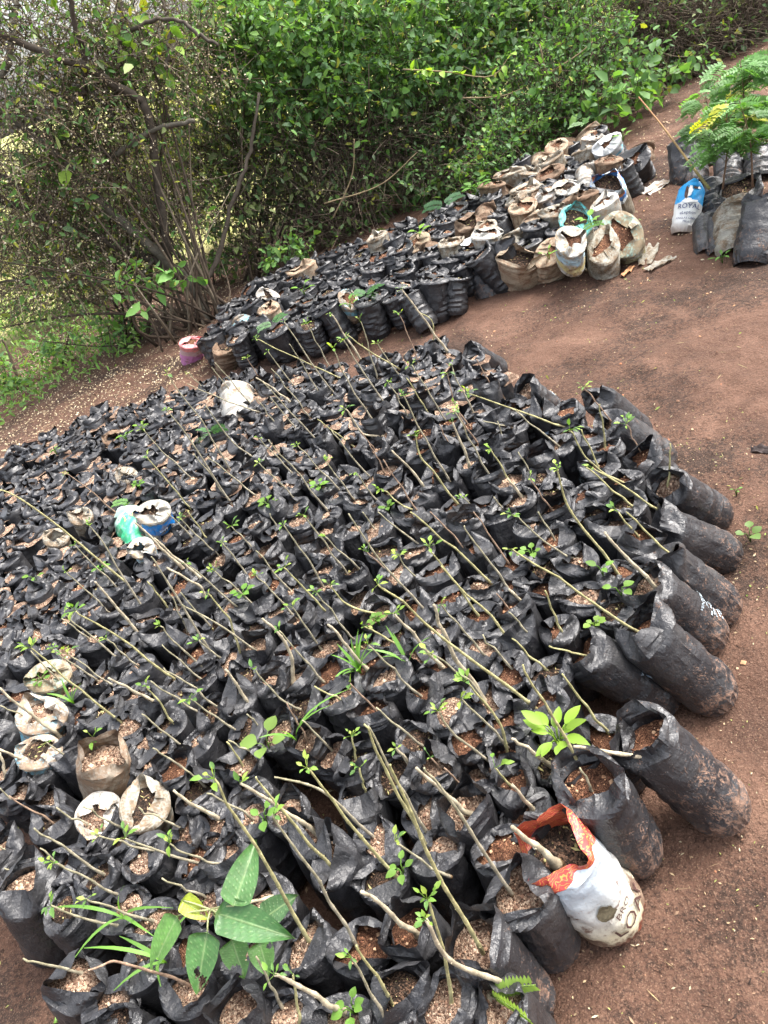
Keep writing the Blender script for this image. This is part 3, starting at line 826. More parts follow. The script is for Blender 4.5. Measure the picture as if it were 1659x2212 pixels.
def wrap_patch(mb, i, th, z, w, h, rot=0.0, lift=.0016, m=0, c=None, nu=4):
    """small rectangle laid on the side of film i"""
    r_at = film_surface(i); V = []; F = []
    for a in range(nu + 1):
        for b in range(nu + 1):
            u = (a / nu - .5) * w; v = (b / nu - .5) * h
            u, v = u * math.cos(rot) - v * math.sin(rot), u * math.sin(rot) + v * math.cos(rot)
            t = th + u / BR; r = float(r_at(t, z + v)) + lift
            V.append((r * math.cos(t), r * math.sin(t), z + v))
    for a in range(nu):
        for b in range(nu):
            p = a * (nu + 1) + b
            F.append((p, p + nu + 1, p + nu + 2, p + 1))
    mb.add(V, F, m, c)

def text_mesh(body, size):
    cu = bpy.data.curves.new('lettering', 'FONT'); cu.body = body; cu.size = size; cu.resolution_u = 2
    cu.align_x = 'CENTER'; cu.align_y = 'CENTER'
    o = bpy.data.objects.new('lettering', cu); COL.objects.link(o)
    me = o.to_mesh()
    V = np.array([v.co[:] for v in me.vertices]); F = [tuple(p.vertices) for p in me.polygons]
    o.to_mesh_clear(); bpy.data.objects.remove(o); bpy.data.curves.remove(cu)
    return V, F

def wrap_text(mb, i, body, size, th, z, rot=0.0, lift=.0022, m=0, c=None):
    V, F = text_mesh(body, size)
    r_at = film_surface(i); out = []
    for x, y, _ in V:
        u, v = x * math.cos(rot) - y * math.sin(rot), x * math.sin(rot) + y * math.cos(rot)
        t = th + u / BR
        out.append((*(np.array([math.cos(t), math.sin(t)]) * (float(r_at(t, z + v)) + lift)), z + v))
    mb.add(out, F, m, c)

M_PRINT = mat_plain('pale_print', (.42, .50, .55), .6, .35, 300)
M_PATCH = mat_plain('blue_patch', (.30, .40, .52), .35, .15, 60)
PRINT_ME = {}
def bag_print(i, parent):
    """white lettering low on the bag"""
    if i not in PRINT_ME:
        mb = MB()
        th = math.pi * 1.5
        wrap_text(mb, i, 'VENTURES LTD', .0115, th, .115)
        for k, (z, w) in enumerate([(.102, .05), (.094, .038), (.080, .055), (.073, .046), (.066, .052), (.050, .040), (.044, .034)]):
            n = int(w / .006)
            for q in range(n):
                if (q * 7 + k * 3) % 5 == 0: continue
                wrap_patch(mb, i, th + (q - n / 2) * .006 / BR, z, .0046, .0030, 0, .0018, 0, None, 2)
        PRINT_ME[i] = mb.build('print', M_PRINT, False)
    return link('print', PRINT_ME[i], parent)
PATCH_ME = {}
def bag_patch(i, parent):
    if i not in PATCH_ME:
        mb = MB(); wrap_patch(mb, i, 0, .155, .026, .010, R_(4)); PATCH_ME[i] = mb.build('patch', M_PATCH, False)
    return link('patch', PATCH_ME[i], parent)

KIND_WORD = {'g': 'grey', 'y': 'yellowish', 'r': 'reddish', 'f': 'thick pale'}
SOIL_WORD = ['gravelly soil', 'red soil', 'dark mulch']
label_rows = []
def build_bag(loc, axis, spin, s, film, soil, stems, dirt, pr=0, patch=False, squash=(1, 1), height=1.0, group='seedling bags in the main bed', where=None, name='seedling_bag'):
    t = thing(name, loc)
    q = Vector((0, 0, 1)).rotation_difference(Vector([float(a) for a in axis]))
    t.rotation_mode = 'QUATERNION'
    from mathutils import Quaternion
    t.rotation_quaternion = q @ Quaternion((0, 0, 1), spin)
    t.scale = (s * squash[0], s * squash[1], s * height)
    bpy.context.view_layer.update() if False else None
    film_object(film, t, dirt)
    if soil is not None: link('soil', SOIL_ME[soil][int(RG.integers(0, 4))], t)
    if pr: bag_print(film, t)
    if patch: bag_patch(film, t)
    Mw = Matrix.LocRotScale(t.location, t.rotation_quaternion, t.scale); Mi = Mw.inverted()
    info = []
    for pts, k in stems:
        rg = np.random.default_rng(int(abs(pts[-1][0] * 13 + pts[-1][1] * 7)))
        P = stem_points(pts, float((Mw @ Vector((0, 0, SOILZ)))[2]) - .004)
        L = np.linalg.norm(np.diff(P, axis=0), axis=1).sum()
        r0 = {'g': .0038, 'y': .0039, 'r': .0034, 'f': .0062}[k[0]] * (.75 + .5 * min(L, .5))
        r1 = {'g': .0016, 'y': .0017, 'r': .0015, 'f': .0027}[k[0]]
        P[0] = P[0] - (P[1] - P[0]) / np.linalg.norm(P[1] - P[0]) * .012
        me, Q = make_stem(P, r0, r1, k[0], rg, {'f': 1.7, 'g': 1.35, 'y': 1.3, 'r': 1.2}[k[0]])
        st = link('stem', me, t)
        st.matrix_parent_inverse = Mi
        if k.endswith('l') or rg.random() < .12:
            tip = Q[-1]; n = int(rg.integers(4, 9)) if k.endswith('l') else 3
            big = 1.35 if rg.random() < .35 else 1.0
            lm = leaf_cluster(tip, rg, n, .0135 * big, .017 * big, None, Q[-1] - Q[-3])
            link('leaf_cluster', lm, st)
        info.append((k, L))
    label_rows.append((t, info, soil, film, where, group, name))
    return t

# choose which bags stand as individuals: those that show largest, the rest of the far mass is one object
def depth(b): return float((np.array([b['x'], b['y'], .2]) - CAM) @ _fw)
vis = []
for b in bags:
    u, v = pix((b['x'], b['y'], .22))
    b['u'], b['v'], b['d'] = u, v, depth(b)
    b['in'] = -60 < u < 1700 and -50 < v < 2290
order = sorted([b for b in bags if b['in']], key=lambda b: (0 if b['stems'] else 1, b['d']))
N_SINGLE = 330 - len(edges)
single = order[:N_SINGLE]
rest = [b for b in bags if not any(b is c for c in single)]

for e in edges:
    i = int(RG.choice([0, 1, 2, 6, 4]))
    if e['pr']:
        # turn the printed side to the path
        away = e['mouth'] - e['base']; spin = math.atan2(-away[1], -away[0]) + math.pi / 2
    else: spin = RG.uniform(0, 6.28)
    e['film'] = i
    kind = 1 if RG.random() < .65 else 0
    build_bag(e['base'] - np.array([0, 0, .012]), e['axis'], spin, e['s'], i, kind, e['stems'], e['dirt'], e['pr'], RG.random() < .3, (1, 1), 1.14, where='edge')

for b in single:
    far = b['d'] > 3.2; left = b['u'] < 380
    r = RG.random()
    if far or (left and b['v'] < 1500): i = int(RG.choice(I_SHUT) if r < .40 else RG.choice(I_HALF) if r < .82 else RG.choice(I_OPEN))
    else: i = int(RG.choice(I_OPEN) if r < .70 else RG.choice(I_HALF) if r < .96 else RG.choice(I_SHUT))
    if b['stems'] and i in I_SHUT: i = int(RG.choice(I_HALF))
    right = b['u'] > 900 and b['d'] < 3
    kind = int(RG.choice(3, p=(.30, .52, .18) if right else (.62, .16, .22)))
    tilt = RG.normal(0, .10, 2) + np.array([-.03, 0])
    ax = np.array([tilt[0], tilt[1], 1.0]); ax /= np.linalg.norm(ax)
    s = RG.uniform(.80, .93)
    h = RG.uniform(.94, 1.06) / s
    loc = np.array([b['x'], b['y'], 0]) - ax * BS * s * h; loc[2] = RG.uniform(-.012, .004)
    sq = RG.uniform(.92, 1.08)
    build_bag(loc, ax, RG.uniform(0, 6.28), s, i, kind, b['stems'], abs(RG.normal(.05, .12)), RG.random() < .10, RG.random() < .28, (sq, 2 - sq), h)

# the far mass, too many to tell apart
lowF = grid_faces(12, NFU // 2)
Vs, Fs, n0 = [], [], 0
for b in rest:
    i = int(RG.choice(list(I_SHUT) + list(I_HALF))) if RG.random() < .85 else int(RG.choice(I_OPEN))
    fine = b['d'] < 3.4 and b['in']
    if fine and RG.random() < .35: i = int(RG.choice(list(I_OPEN) + list(I_HALF)))
    P = FILM[i] if fine else np.concatenate([FILM[i][0:15:4, ::2], FILM[i][15:23:1, ::2]], 0)
    a = RG.uniform(0, 6.28); s = RG.uniform(.80, .93)
    c, sn = math.cos(a), math.sin(a)
    Q = P.reshape(-1, 3).astype(float)
    Q = np.stack([Q[:, 0] * c - Q[:, 1] * sn, Q[:, 0] * sn + Q[:, 1] * c, Q[:, 2]], -1) * np.array([s, s, RG.uniform(.94, 1.06)])
    Q += Q[:, 2:3] * np.array([RG.normal(0, .1), RG.normal(0, .1), 0])
    Vs.append(Q + np.array([b['x'], b['y'], RG.uniform(-.015, .0)])); Fs.append((FILM_F if fine else lowF) + n0); n0 += len(Q)
fme = mesh('crowded_bags', np.concatenate(Vs), np.concatenate(Fs), M_FILM)
fme.set_sharp_from_angle(angle=R_(36))
far_bags = link('crowded_bags', fme)
far_bags.color = (.1, 0, 0, 1)
tag(far_bags, 'mass of crumpled black bags filling the far part of the bed', 'bags', kind='stuff')
# their soil
Vs, Fs, n0 = [], [], 0
sf = grid_faces(4, 12)
for b in rest:
    rr = np.linspace(0, 1, 4)[:, None] * BR * .84; th = np.arange(12) * math.pi / 6
    X = b['x'] + rr * np.cos(th); Y = b['y'] + rr * np.sin(th)
    Z = .192 + .012 * fbm(X * 40, Y * 40, 3)
    Vs.append(np.stack([X, Y, Z], -1).reshape(-1, 3)); Fs.append(sf + n0); n0 += 48
tag(link('crowded_soil', mesh('crowded_soil', np.concatenate(Vs), np.concatenate(Fs), M_SOIL[0])), 'gravelly soil inside the far crowded bags', 'soil', kind='stuff')

# soil crumbs and litter that lie over the bed
n = 9000
x = RG.uniform(px.min(), px.max(), n); y = RG.uniform(py.min(), py.max(), n)
k = in_poly(x, y, bed_poly)
scatter_flakes('bed_litter', np.stack([x[k], y[k], ground_z(x[k], y[k])], -1), (.003, .010), PALE + [(.03, .02, .015)], 'litter fallen between the black bags')
# ------------------------------------------------------------------ sacks and packets used as pots
def mat_sack(name, base, dirt=(.16, .095, .06), amount=.5, rough=.5, bands=(), ang=None, transl=0, clear=False):
    """plastic with soil stains; bands: (z0, z1, colour) printed round the bag, optionally only on some side"""
    m = NT(name)
    v = m.map()
    xyz = m.sep(m.coord())
    c = m.ramp(m.noise(v, 14, 4, .6), [(.3, tuple(x * .55 for x in base)), (.7, tuple(x * .82 for x in base))])
    for z0, z1, colr, soft in bands:
        zz = m.math('ADD', xyz[2], m.math('MULTIPLY', m.math('SUBTRACT', m.noise(v, 22, 3), .5), soft))
        f = m.math('MULTIPLY', m.math('GREATER_THAN', zz, z0), m.math('LESS_THAN', zz, z1))
        c = m.cmix(f, c, colr)
    st = m.math('ADD', m.math('MULTIPLY', m.noise(v, 17, 6, .68, .5), .8), m.math('MULTIPLY', m.noise(v, 160, 3), .28))
    f = m.ramp(st, [(.70 - amount * .34, 0.0), (.84 - amount * .34, .95)])
    dc = m.ramp(m.noise(v, 40, 4), [(.3, tuple(x * .55 for x in dirt)), (.7, tuple(min(1, x * 1.5) for x in dirt))])
    c = m.cmix(f, c, dc)
    m.set(color=c, rough=m.cmix(f, (rough,) * 3, (.95,) * 3), spec=.4)
    b = m.bump(m.vor(v, 26), .35, .008)
    m.bump(m.noise(m.map((1, 1, 2.5)), 34, 4, .6, .6), .45, .008, b)
    if transl: m.translucent(c, transl)
    return m.m

SACK_MATS = {
    'beige': mat_sack('beige_sack', (.46, .37, .26), (.17, .10, .06), .62, .75),
    'brown': mat_sack('brown_sack', (.33, .24, .16), (.11, .065, .04), .75, .8),
    'white': mat_sack('white_sack', (.54, .52, .47), (.26, .17, .10), .50, .45),
    'pale': mat_sack('pale_sack', (.52, .50, .42), (.17, .12, .075), .68, .5, (), None, .2),
    'clear': mat_sack('cloudy_sack', (.30, .25, .19), (.12, .075, .045), .72, .3, ((.0, .02, (.03, .22, .60), .01),)),
    'whiteblue': mat_sack('white_blue_sack', (.74, .75, .74), (.26, .18, .11), .30, .4, ((.125, .140, (.05, .38, .55), .002), (.15, .153, (.2, .3, .5), .004))),
    'bluetop': mat_sack('blue_top_sack', (.24, .21, .16), (.10, .075, .05), .55, .3, ((.17, .30, (.62, .68, .70), .01), (.19, .235, (.04, .22, .58), .05), (.215, .228, (.60, .20, .08), .03))),
    'turquoise': mat_sack('turquoise_sack', (.42, .40, .33), (.14, .10, .06), .55, .35, ((.185, .30, (.10, .42, .42), .04),)),
    'mint': mat_sack('mint_sack', (.46, .45, .36), (.17, .125, .075), .75, .4, ((.17, .21, (.20, .33, .28), .10), (.08, .12, (.38, .34, .16), .10))),
    'map': mat_sack('patterned_sack', (.60, .60, .55), (.24, .17, .10), .60, .35, ((.05, .10, (.50, .44, .20), .10), (.12, .19, (.34, .50, .58), .10))),
    'pink': mat_sack('pink_sack', (.62, .42, .42), (.20, .11, .09), .42, .45, ((.17, .30, (.62, .22, .22), .03), (.02, .13, (.42, .16, .34), .08))),
    'bluewhite': mat_sack('blue_white_sack', (.52, .50, .45), (.20, .14, .09), .72, .45, ((.12, .20, (.14, .38, .48), .12),)),
    'greenstripe': mat_sack('green_striped_sack', (.72, .76, .76), (.26, .19, .12), .25, .35, ((.235, .30, (.06, .45, .38), .02),)),
    'black': M_FILM,
}
SACK_ME = {}
def sack_mesh(i, matn):
    if (i, matn) not in SACK_ME:
        SACK_ME[(i, matn)] = film_mesh(i, SACK_MATS[matn], 'sack_film')
    return SACK_ME[(i, matn)]

def sack(name, base, axis, spin, sxy, sz, film, matn, soil, label, cat, group=None, squash=1.0):
    from mathutils import Quaternion
    t = thing(name, base, label, cat, group)
    q = Vector((0, 0, 1)).rotation_difference(Vector([float(a) for a in axis]))
    t.rotation_mode = 'QUATERNION'; t.rotation_quaternion = q @ Quaternion((0, 0, 1), spin)
    t.scale = (sxy * squash, sxy / squash, sz)
    o = link('bag', sack_mesh(film, matn), t); o.color = (.6, 0, 0, 1)
    if soil is not None: link('soil', SOIL_ME[soil][film % 4], t)
    return t

def span(mx, my, fx, fy, L, z0=0.0):
    """foot on the ground and mouth on its line of sight at distance L"""
    B = at(fx, fy, z0); best = None
    for z in np.linspace(z0 + .05, z0 + L, 60):
        P = at(mx, my, z); e = abs(np.linalg.norm(P - B) - L)
        if best is None or e < best[0]: best = (e, P)
    ax = best[1] - B
    ax /= np.linalg.norm(ax)
    return B - np.array([0, 0, .012 + .035 * math.sqrt(max(0, 1 - ax[2] ** 2))]), ax

# ---- the long bed below the hedge
BACKPX = [(415, 722), (480, 735), (560, 720), (640, 690), (740, 672), (850, 640), (960, 600), (1040, 560), (1130, 540), (1200, 520), (1300, 515), (1345, 470), (1340, 390), (1365, 345), (1310, 275), (1230, 290),
          (1150, 335), (1050, 390), (960, 435), (860, 470), (760, 520), (650, 545), (560, 590), (500, 628), (440, 690)]
back_poly = [tuple(at(a, b, .21)[:2]) for a, b in BACKPX]
# mouth px, foot px, width, length, film, material, label
SACKS = [(1118, 552, 1122, 611, 1.55, .25, 0, 'beige', 'beige fibre sack gaping open in the front row, second right of the tall black bag'),
         (1187, 532, 1190, 592, 1.45, .24, 2, 'beige', 'beige sack with a torn drooping lip and a green sprout inside'),
         (1226, 508, 1230, 560, 1.25, .22, 9, 'map', 'white patterned packet leaning among beige sacks by the path'),
         (1240, 466, 1246, 520, 1.35, .24, 3, 'turquoise', 'turquoise rimmed packet filled with earth behind the patterned one'),
         (1343, 484, 1350, 536, 1.75, .25, 1, 'mint', 'large mossy pale sack at the right front corner of the back bed'),
         (1300, 524, 1303, 576, 1.5, .21, 10, 'pale', 'crushed pale sack with a white fold lying at the path edge'),
         (1312, 396, 1336, 456, 1.75, .27, 0, 'bluetop', 'big dirty clear sack with a blue and white printed top'),
         (1353, 344, 1372, 386, 1.75, .24, 13, 'black', 'big rounded black bag at the right end of the back bed'),
         (1309, 300, 1318, 340, 1.2, .24, 4, 'whiteblue', 'clean white packet with a blue stripe near the hedge'),
         (1270, 284, 1276, 325, 1.45, .23, 5, 'beige', 'open beige sack furthest back against the hedge'),
         (1374, 318, 1385, 352, 1.3, .22, 11, 'brown', 'crumpled brown paper sack at the far right end'),
         (1167, 338, 1172, 380, 1.3, .22, 7, 'beige', 'small beige sack at the hedge side of the back bed'),
         (1260, 366, 1266, 410, 1.2, .21, 8, 'white', 'torn white packet among black bags in the back bed'),
         (1070, 398, 1076, 440, 1.3, .22, 6, 'brown', 'brown sack behind the leafy green sprout'),
         (1045, 452, 1050, 500, 1.3, .22, 12, 'brown', 'folded brown sack in the middle of the back bed'),
         (1216, 300, 1222, 340, 1.3, .22, 3, 'brown', 'dark brown open sack at the hedge'),
         (1014, 527, 1014, 582, 1.2, .24, 4, 'greenstripe', 'white packet with a green edge beside the tall black bag'),
         (1047, 537, 1058, 636, 1.25, .31, 1, 'black', 'tallest black bag in the front row, beside the white packet'),
         (1216, 394, 1220, 432, 1.0, .19, 15, 'white', 'small white crumpled packet near the middle of the back bed'),
         (1094, 508, 1098, 550, 1.1, .2, 14, 'pale', 'pale twisted packet behind the gaping beige sack'),
         (406, 732, 412, 778, 1.0, .24, 0, 'pink', 'pink packet at the left end of the back bed'),
         (487, 740, 495, 786, 1.35, .20, 7, 'brown', 'torn brown plastic sack low at the left front of the back bed'),
         (515, 690, 520, 730, 1.2, .24, 8, 'bluewhite', 'blue and white torn packet near the left end'),
         (723, 684, 730, 738, 1.15, .24, 9, 'clear', 'cloudy clear sack with a blue foot in the front row'),
         (572, 627, 574, 655, 1.0, .22, 11, 'white', 'pale sachet standing at the hedge left of centre'),
         (747, 637, 752, 672, .9, .2, 10, 'bluewhite', 'small packet with a blue corner in the back bed'),
         (1142, 470, 1146, 515, 1.1, .2, 11, 'beige', 'short beige sack wedged between black bags'),
         (1005, 470, 1010, 510, 1.1, .2, 2, 'brown', 'earth brown sack left of the folded one'),
         (935, 527, 940, 570, 1.15, .21, 5, 'brown', 'brown rimmed sack left of the white packet with a green edge')]
taken = []
FRONT = (0, 1, 4, 5, 6, 7, 10, 16, 17, 20, 21, 23)
for k, (mx, my, fx, fy, w, L, fi, mt, lab) in enumerate(SACKS):
    B, ax = span(mx, my, fx, fy, L * .82, 0 if k in FRONT else .13)
    sack('tall_bag' if mt == 'black' else 'planting_sack', B, ax, RG.uniform(0, 6.28), w, L / .25, fi if k % 3 == 0 else (8, 12, 9, 13, 14, 11, 15)[k % 7], mt, 1 if k % 3 else 2, lab, 'bag' if mt == 'black' else 'sack', None, RG.choice([.82, 1.2]))
    taken.append((B + ax * L * .8)[:2])
bxs = np.array([p[0] for p in back_poly]); bys = np.array([p[1] for p in back_poly])
SPB = .136
back = []
for j, yy in enumerate(np.arange(bys.min(), bys.max(), SPB * .87)):
    for xx in np.arange(bxs.min(), bxs.max(), SPB):
        q = np.array([xx + (j % 2) * SPB / 2, yy]) + RG.normal(0, .016, 2)
        if in_poly(q[0], q[1], back_poly) and min(np.linalg.norm(q - f) for f in taken) > .105: back.append(q)
BACK_ROWS = []
from mathutils import Quaternion
for q in back:
    u_, v_ = pix((q[0], q[1], .22))
    if RG.random() < (.34 if u_ > 1060 else .07 if u_ > 900 else .03):
        mt = str(RG.choice(['beige', 'brown', 'pale', 'white', 'mint', 'bluewhite'], p=(.34, .20, .20, .14, .06, .06)))
        i = int(RG.choice(list(I_SHUT) + list(I_HALF)))
        ax = np.array([RG.normal(0, .16), RG.normal(0, .12) - .05, 1]); ax /= np.linalg.norm(ax)
        t = sack('planting_sack', np.array([q[0], q[1], 0]) - np.array([ax[0], ax[1], 0]) * .2, ax, RG.uniform(0, 6.28), RG.uniform(1.15, 1.45), RG.uniform(1.0, 1.22), i, mt, 1, None, None, None, RG.choice([.85, 1.18]))
        label_rows.append((t, [], 1, i, ('sack', {'beige': 'beige', 'brown': 'brown', 'pale': 'greyish', 'white': 'whitish', 'mint': 'mossy green', 'bluewhite': 'blue stained'}[mt]), 'dirty sacks in the bed below the hedge', 'planting_sack'))
        continue
    r = RG.random()
    i = int(RG.choice(I_SHUT) if r < .62 else RG.choice(I_HALF) if r < .92 else RG.choice(I_OPEN))
    ax = np.array([RG.normal(0, .20), RG.normal(0, .15) + .05, 1]); ax /= np.linalg.norm(ax)
    s = RG.uniform(1.0, 1.2); h = RG.uniform(.84, 1.06) * 1.0 / 1.1
    loc = np.array([q[0], q[1], 0]) - ax * BS * s * h; loc[2] = RG.uniform(-.02, 0)
    BACK_ROWS.append(build_bag(loc, ax, RG.uniform(0, 6.28), s, i, int(RG.choice(3, p=(.2, .5, .3))), [], abs(RG.normal(.12, .15)), False, RG.random() < .12, (1, 1), h,
                               group='black bags in the bed below the hedge', where='back', name='nursery_bag'))

# ---- group of bags at the right with the feathery seedlings
GROUP = [(1468, 300, 1478, 392, 1.25, .30, 4, 'black', 'tall black bag at the left of the feathery seedlings'),
         (1500, 318, 1500, 395, 1.2, .30, 0, 'black', 'black bag at the foot of the leaning cane'),
         (1520, 462, 1524, 534, .95, .26, 6, 'black', 'thin black bag right beside the blue packet'),
         (1546, 465, 1550, 535, .90, .25, 2, 'black', 'second thin black bag right of the blue packet'),
         (1580, 445, 1588, 535, 1.45, .28, 3, 'pale', 'stained whitish sack between two black bags at the right'),
         (1648, 430, 1622, 560, 1.45, .33, 1, 'black', 'large smooth black bag at the right edge of the picture'),
         (1600, 395, 1604, 460, 1.5, .25, 7, 'black', 'wide open black bag under the feathery leaves'),
         (1540, 390, 1544, 455, 1.3, .25, 5, 'black', 'black bag behind the thin pair'),
         (1570, 330, 1575, 390, 1.3, .26, 8, 'black', 'black bag hidden under the feathery leaves'),
         (1640, 320, 1645, 380, 1.4, .26, 12, 'black', 'black bag behind the large smooth one'),
         (1520, 300, 1525, 355, 1.2, .25, 9, 'black', 'rearmost black bag under the feathery leaves')]
for mx, my, fx, fy, w, L, fi, mt, lab in GROUP:
    B, ax = span(mx, my, fx, fy, L * .82)
    sack('tall_bag' if mt == 'black' else 'planting_sack', B, ax, RG.uniform(0, 6.28), w, L / .25, fi, mt, 2, lab, 'bag' if mt == 'black' else 'sack')

# ---- milk packet, blue and white, printed
def mat_milk():
    m = NT('milk_packet_print')
    v = m.map(); xyz = m.sep(m.coord())
    zz = m.math('ADD', xyz[2], m.math('MULTIPLY', m.math('SUBTRACT', m.noise(v, 50, 3), .5), .03))
    blue = m.ramp(m.noise(v, 30, 3), [(.3, (.012, .26, .62)), (.7, (.03, .38, .75))])
    c = m.cmix(m.math('GREATER_THAN', zz, .135), (.60, .61, .60), blue)
    c = m.cmix(m.math('GREATER_THAN', zz, .245), c, (.74, .76, .78))
    f = m.ramp(m.noise(v, 20, 6, .7), [(.58, 0.0), (.70, .8)])
    low = m.math('SUBTRACT', 1.0, m.math('MULTIPLY', xyz[2], 22.0), True)
    f = m.math('ADD', m.math('MULTIPLY', f, .35), m.math('MULTIPLY', low, .8), True)
    m.set(color=m.cmix(f, c, (.22, .14, .09)), rough=.35)
    m.bump(m.noise(v, 30, 4, .6), .5, .008)
    return m.m
M_MILK = mat_milk()
M_NAVY = mat_plain('navy_ink', (.015, .03, .13), .5, .2)
M_WHITE_INK = mat_plain('white_ink', (.78, .78, .76), .5, .1)
M_COW = mat_plain('brown_ink', (.07, .035, .025), .5, .3)
fi = 6
B, ax = span(1492, 398, 1474, 494, .225)
mk = sack('milk_packet', B, ax, 0, 1.12, 1.12, fi, 'white', None, 'blue and white milk packet standing at the left front of the seedling group', 'packet')
for ch in mk.children: ch.data = film_mesh(fi, M_MILK, 'packet_film')
face = math.atan2(CAM[1] - B[1], CAM[0] - B[0])
mk.rotation_quaternion = Vector((0, 0, 1)).rotation_difference(Vector([float(a) for a in ax])) @ Matrix.Rotation(face, 3, 'Z').to_quaternion()
mb = MB()
wrap_text(mb, fi, 'ROYAL', .030, 0, .112, 0, .003)
link('print', mb.build('print', M_NAVY, False), mk)
mb = MB(); wrap_text(mb, fi, 'eLeption', .019, 0, .083, R_(3), .003); link('print', mb.build('print', M_NAVY, False), mk)
mb = MB(); wrap_text(mb, fi, 'ANGLAS CREAM', .0125, 0, .058, 0, .003); wrap_text(mb, fi, 'MILK', .0125, 0, .042, 0, .003); link('print', mb.build('print', M_NAVY, False), mk)
def blob(mb, i, th, z, w, h, lift, n=14, wob=.12, seed=0, m=0):
    r_at = film_surface(i); rg = np.random.default_rng(seed)
    V = [(*(np.array([math.cos(th), math.sin(th)]) * (float(r_at(th, z)) + lift)), z)]
    for q in (.5, 1.0):
        for k in range(n):
            a = k * 2 * math.pi / n; s = q * (1 + (rg.normal(0, wob) if q == 1 else 0))
            t = th + math.cos(a) * w * .5 * s / BR; zz = z + math.sin(a) * h * .5 * s
            V.append((*(np.array([math.cos(t), math.sin(t)]) * (float(r_at(t, zz)) + lift)), zz))
    F = [(0, 1 + k, 1 + (k + 1) % n) for k in range(n)] + [(1 + k, 1 + n + k, 1 + n + (k + 1) % n, 1 + (k + 1) % n) for k in range(n)]
    mb.add(V, F, m)
# the animal's head printed on the blue: dark cheeks, white blaze, ears
mb = MB(); blob(mb, fi, -.30, .172, .020, .055, .003, seed=1); blob(mb, fi, .28, .196, .024, .011, .003, seed=2); link('print', mb.build('print', M_COW, False), mk)
mb = MB(); blob(mb, fi, -.08, .185, .017, .062, .0042, seed=3); blob(mb, fi, .50, .196, .012, .012, .0042, seed=5); blob(mb, fi, 0, .136, .05, .02, .0036, seed=6, wob=.25); link('print', mb.build('print', M_WHITE_INK, False), mk)

# ---- bread wrapper bag at the open edge of the main bed
def mat_bread():
    m = NT('bread_wrapper_print')
    v = m.map(); xyz = m.sep(m.coord())
    rad = m.n('ShaderNodeMath'); rad.operation = 'ARCTAN2'; m.lk(xyz[1], rad.inputs[0]); m.lk(xyz[0], rad.inputs[1])
    th = rad.outputs[0]
    # white face with a curved border, red behind it
    edge = m.math('ADD', m.math('MULTIPLY', m.math('MULTIPLY', th, th), .022), m.math('MULTIPLY', xyz[2], 1.0))
    up = m.math('GREATER_THAN', edge, .232)
    dn = m.math('LESS_THAN', m.math('SUBTRACT', xyz[2], m.math('MULTIPLY', m.math('MULTIPLY', th, th), .004)), .022)
    back = m.math('GREATER_THAN', m.math('ABSOLUTE', th), 1.6)
    red = m.math('MAXIMUM', m.math('MAXIMUM', up, dn), back)
    sw = m.n('ShaderNodeTexWave', Scale=95, Distortion=12.0, Detail=1.0); sw.wave_type = 'RINGS'; m.lk(v, sw.inputs['Vector'])
    redc = m.cmix(m.ramp(sw.outputs['Fac'], [(.86, 0.0), (.92, .8)]), (.34, .040, .034), (.55, .27, .06))
    wh = m.ramp(xyz[2], [(.05, (.55, .49, .34)), (.10, (.58, .57, .51)), (.19, (.44, .50, .55))])
    fl = m.ramp(m.noise(m.map((1, 1, .4)), 130, 3, .7), [(.62, 0.0), (.68, 1.0)])
    wh = m.cmix(m.math('MULTIPLY', fl, .55), wh, (.32, .24, .20))
    c = m.cmix(red, wh, redc)
    f = m.ramp(m.math('ADD', m.math('MULTIPLY', m.noise(v, 24, 6, .7), .9), m.math('SUBTRACT', .1, m.math('MULTIPLY', xyz[2], .8))), [(.47, 0.0), (.56, .9)])
    m.set(color=m.cmix(f, c, (.12, .065, .045)), rough=.42)
    m.bump(m.noise(v, 26, 4, .6), .5, .010)
    return m.m
B, ax = span(1205, 1838, 1322, 1962, .235)
fi = 0
br = sack('bread_wrapper_bag', B, ax, 0, 1.22, 1.14, fi, 'white', 2, 'red and white bread wrapper filled with soil at the open edge of the bed', 'sack')
for ch in br.children:
    if ch.name.startswith('bag'): ch.data = film_mesh(fi, mat_bread(), 'wrapper_film')
away = -ax; face = math.atan2(away[1], away[0]) - 1.0
br.rotation_quaternion = Vector((0, 0, 1)).rotation_difference(Vector([float(a) for a in ax])) @ Matrix.Rotation(face, 3, 'Z').to_quaternion()
M_BROWN_INK = mat_plain('dark_brown_ink', (.07, .035, .03), .5, .3)
mb = MB(); wrap_text(mb, fi, 'LOAF', .034, .38, .062, R_(4), .003); link('print', mb.build('print', M_BROWN_INK, False), br)
mb = MB(); wrap_text(mb, fi, 'BRO', .018, .25, .092, R_(4), .003); link('print', mb.build('print', M_BROWN_INK, False), br)
mb = MB(); blob(mb, fi, -.15, .122, .026, .034, .003, seed=9, wob=.12); link('print', mb.build('print', mat_plain('dark_leaf_ink', (.09, .075, .045), .6, .5, 200), False), br)
if 'cut' in BREAD:
    pts, k = BREAD['cut']; rg = np.random.default_rng(4)
    P = stem_points(pts, float((B + ax * .225)[2])); me, Q = make_stem(P, .0078, .0035, 'f', rg, 1.7)
    st = link('stem', me, br); bpy.context.view_layer.update(); st.matrix_parent_inverse = br.matrix_world.inverted()

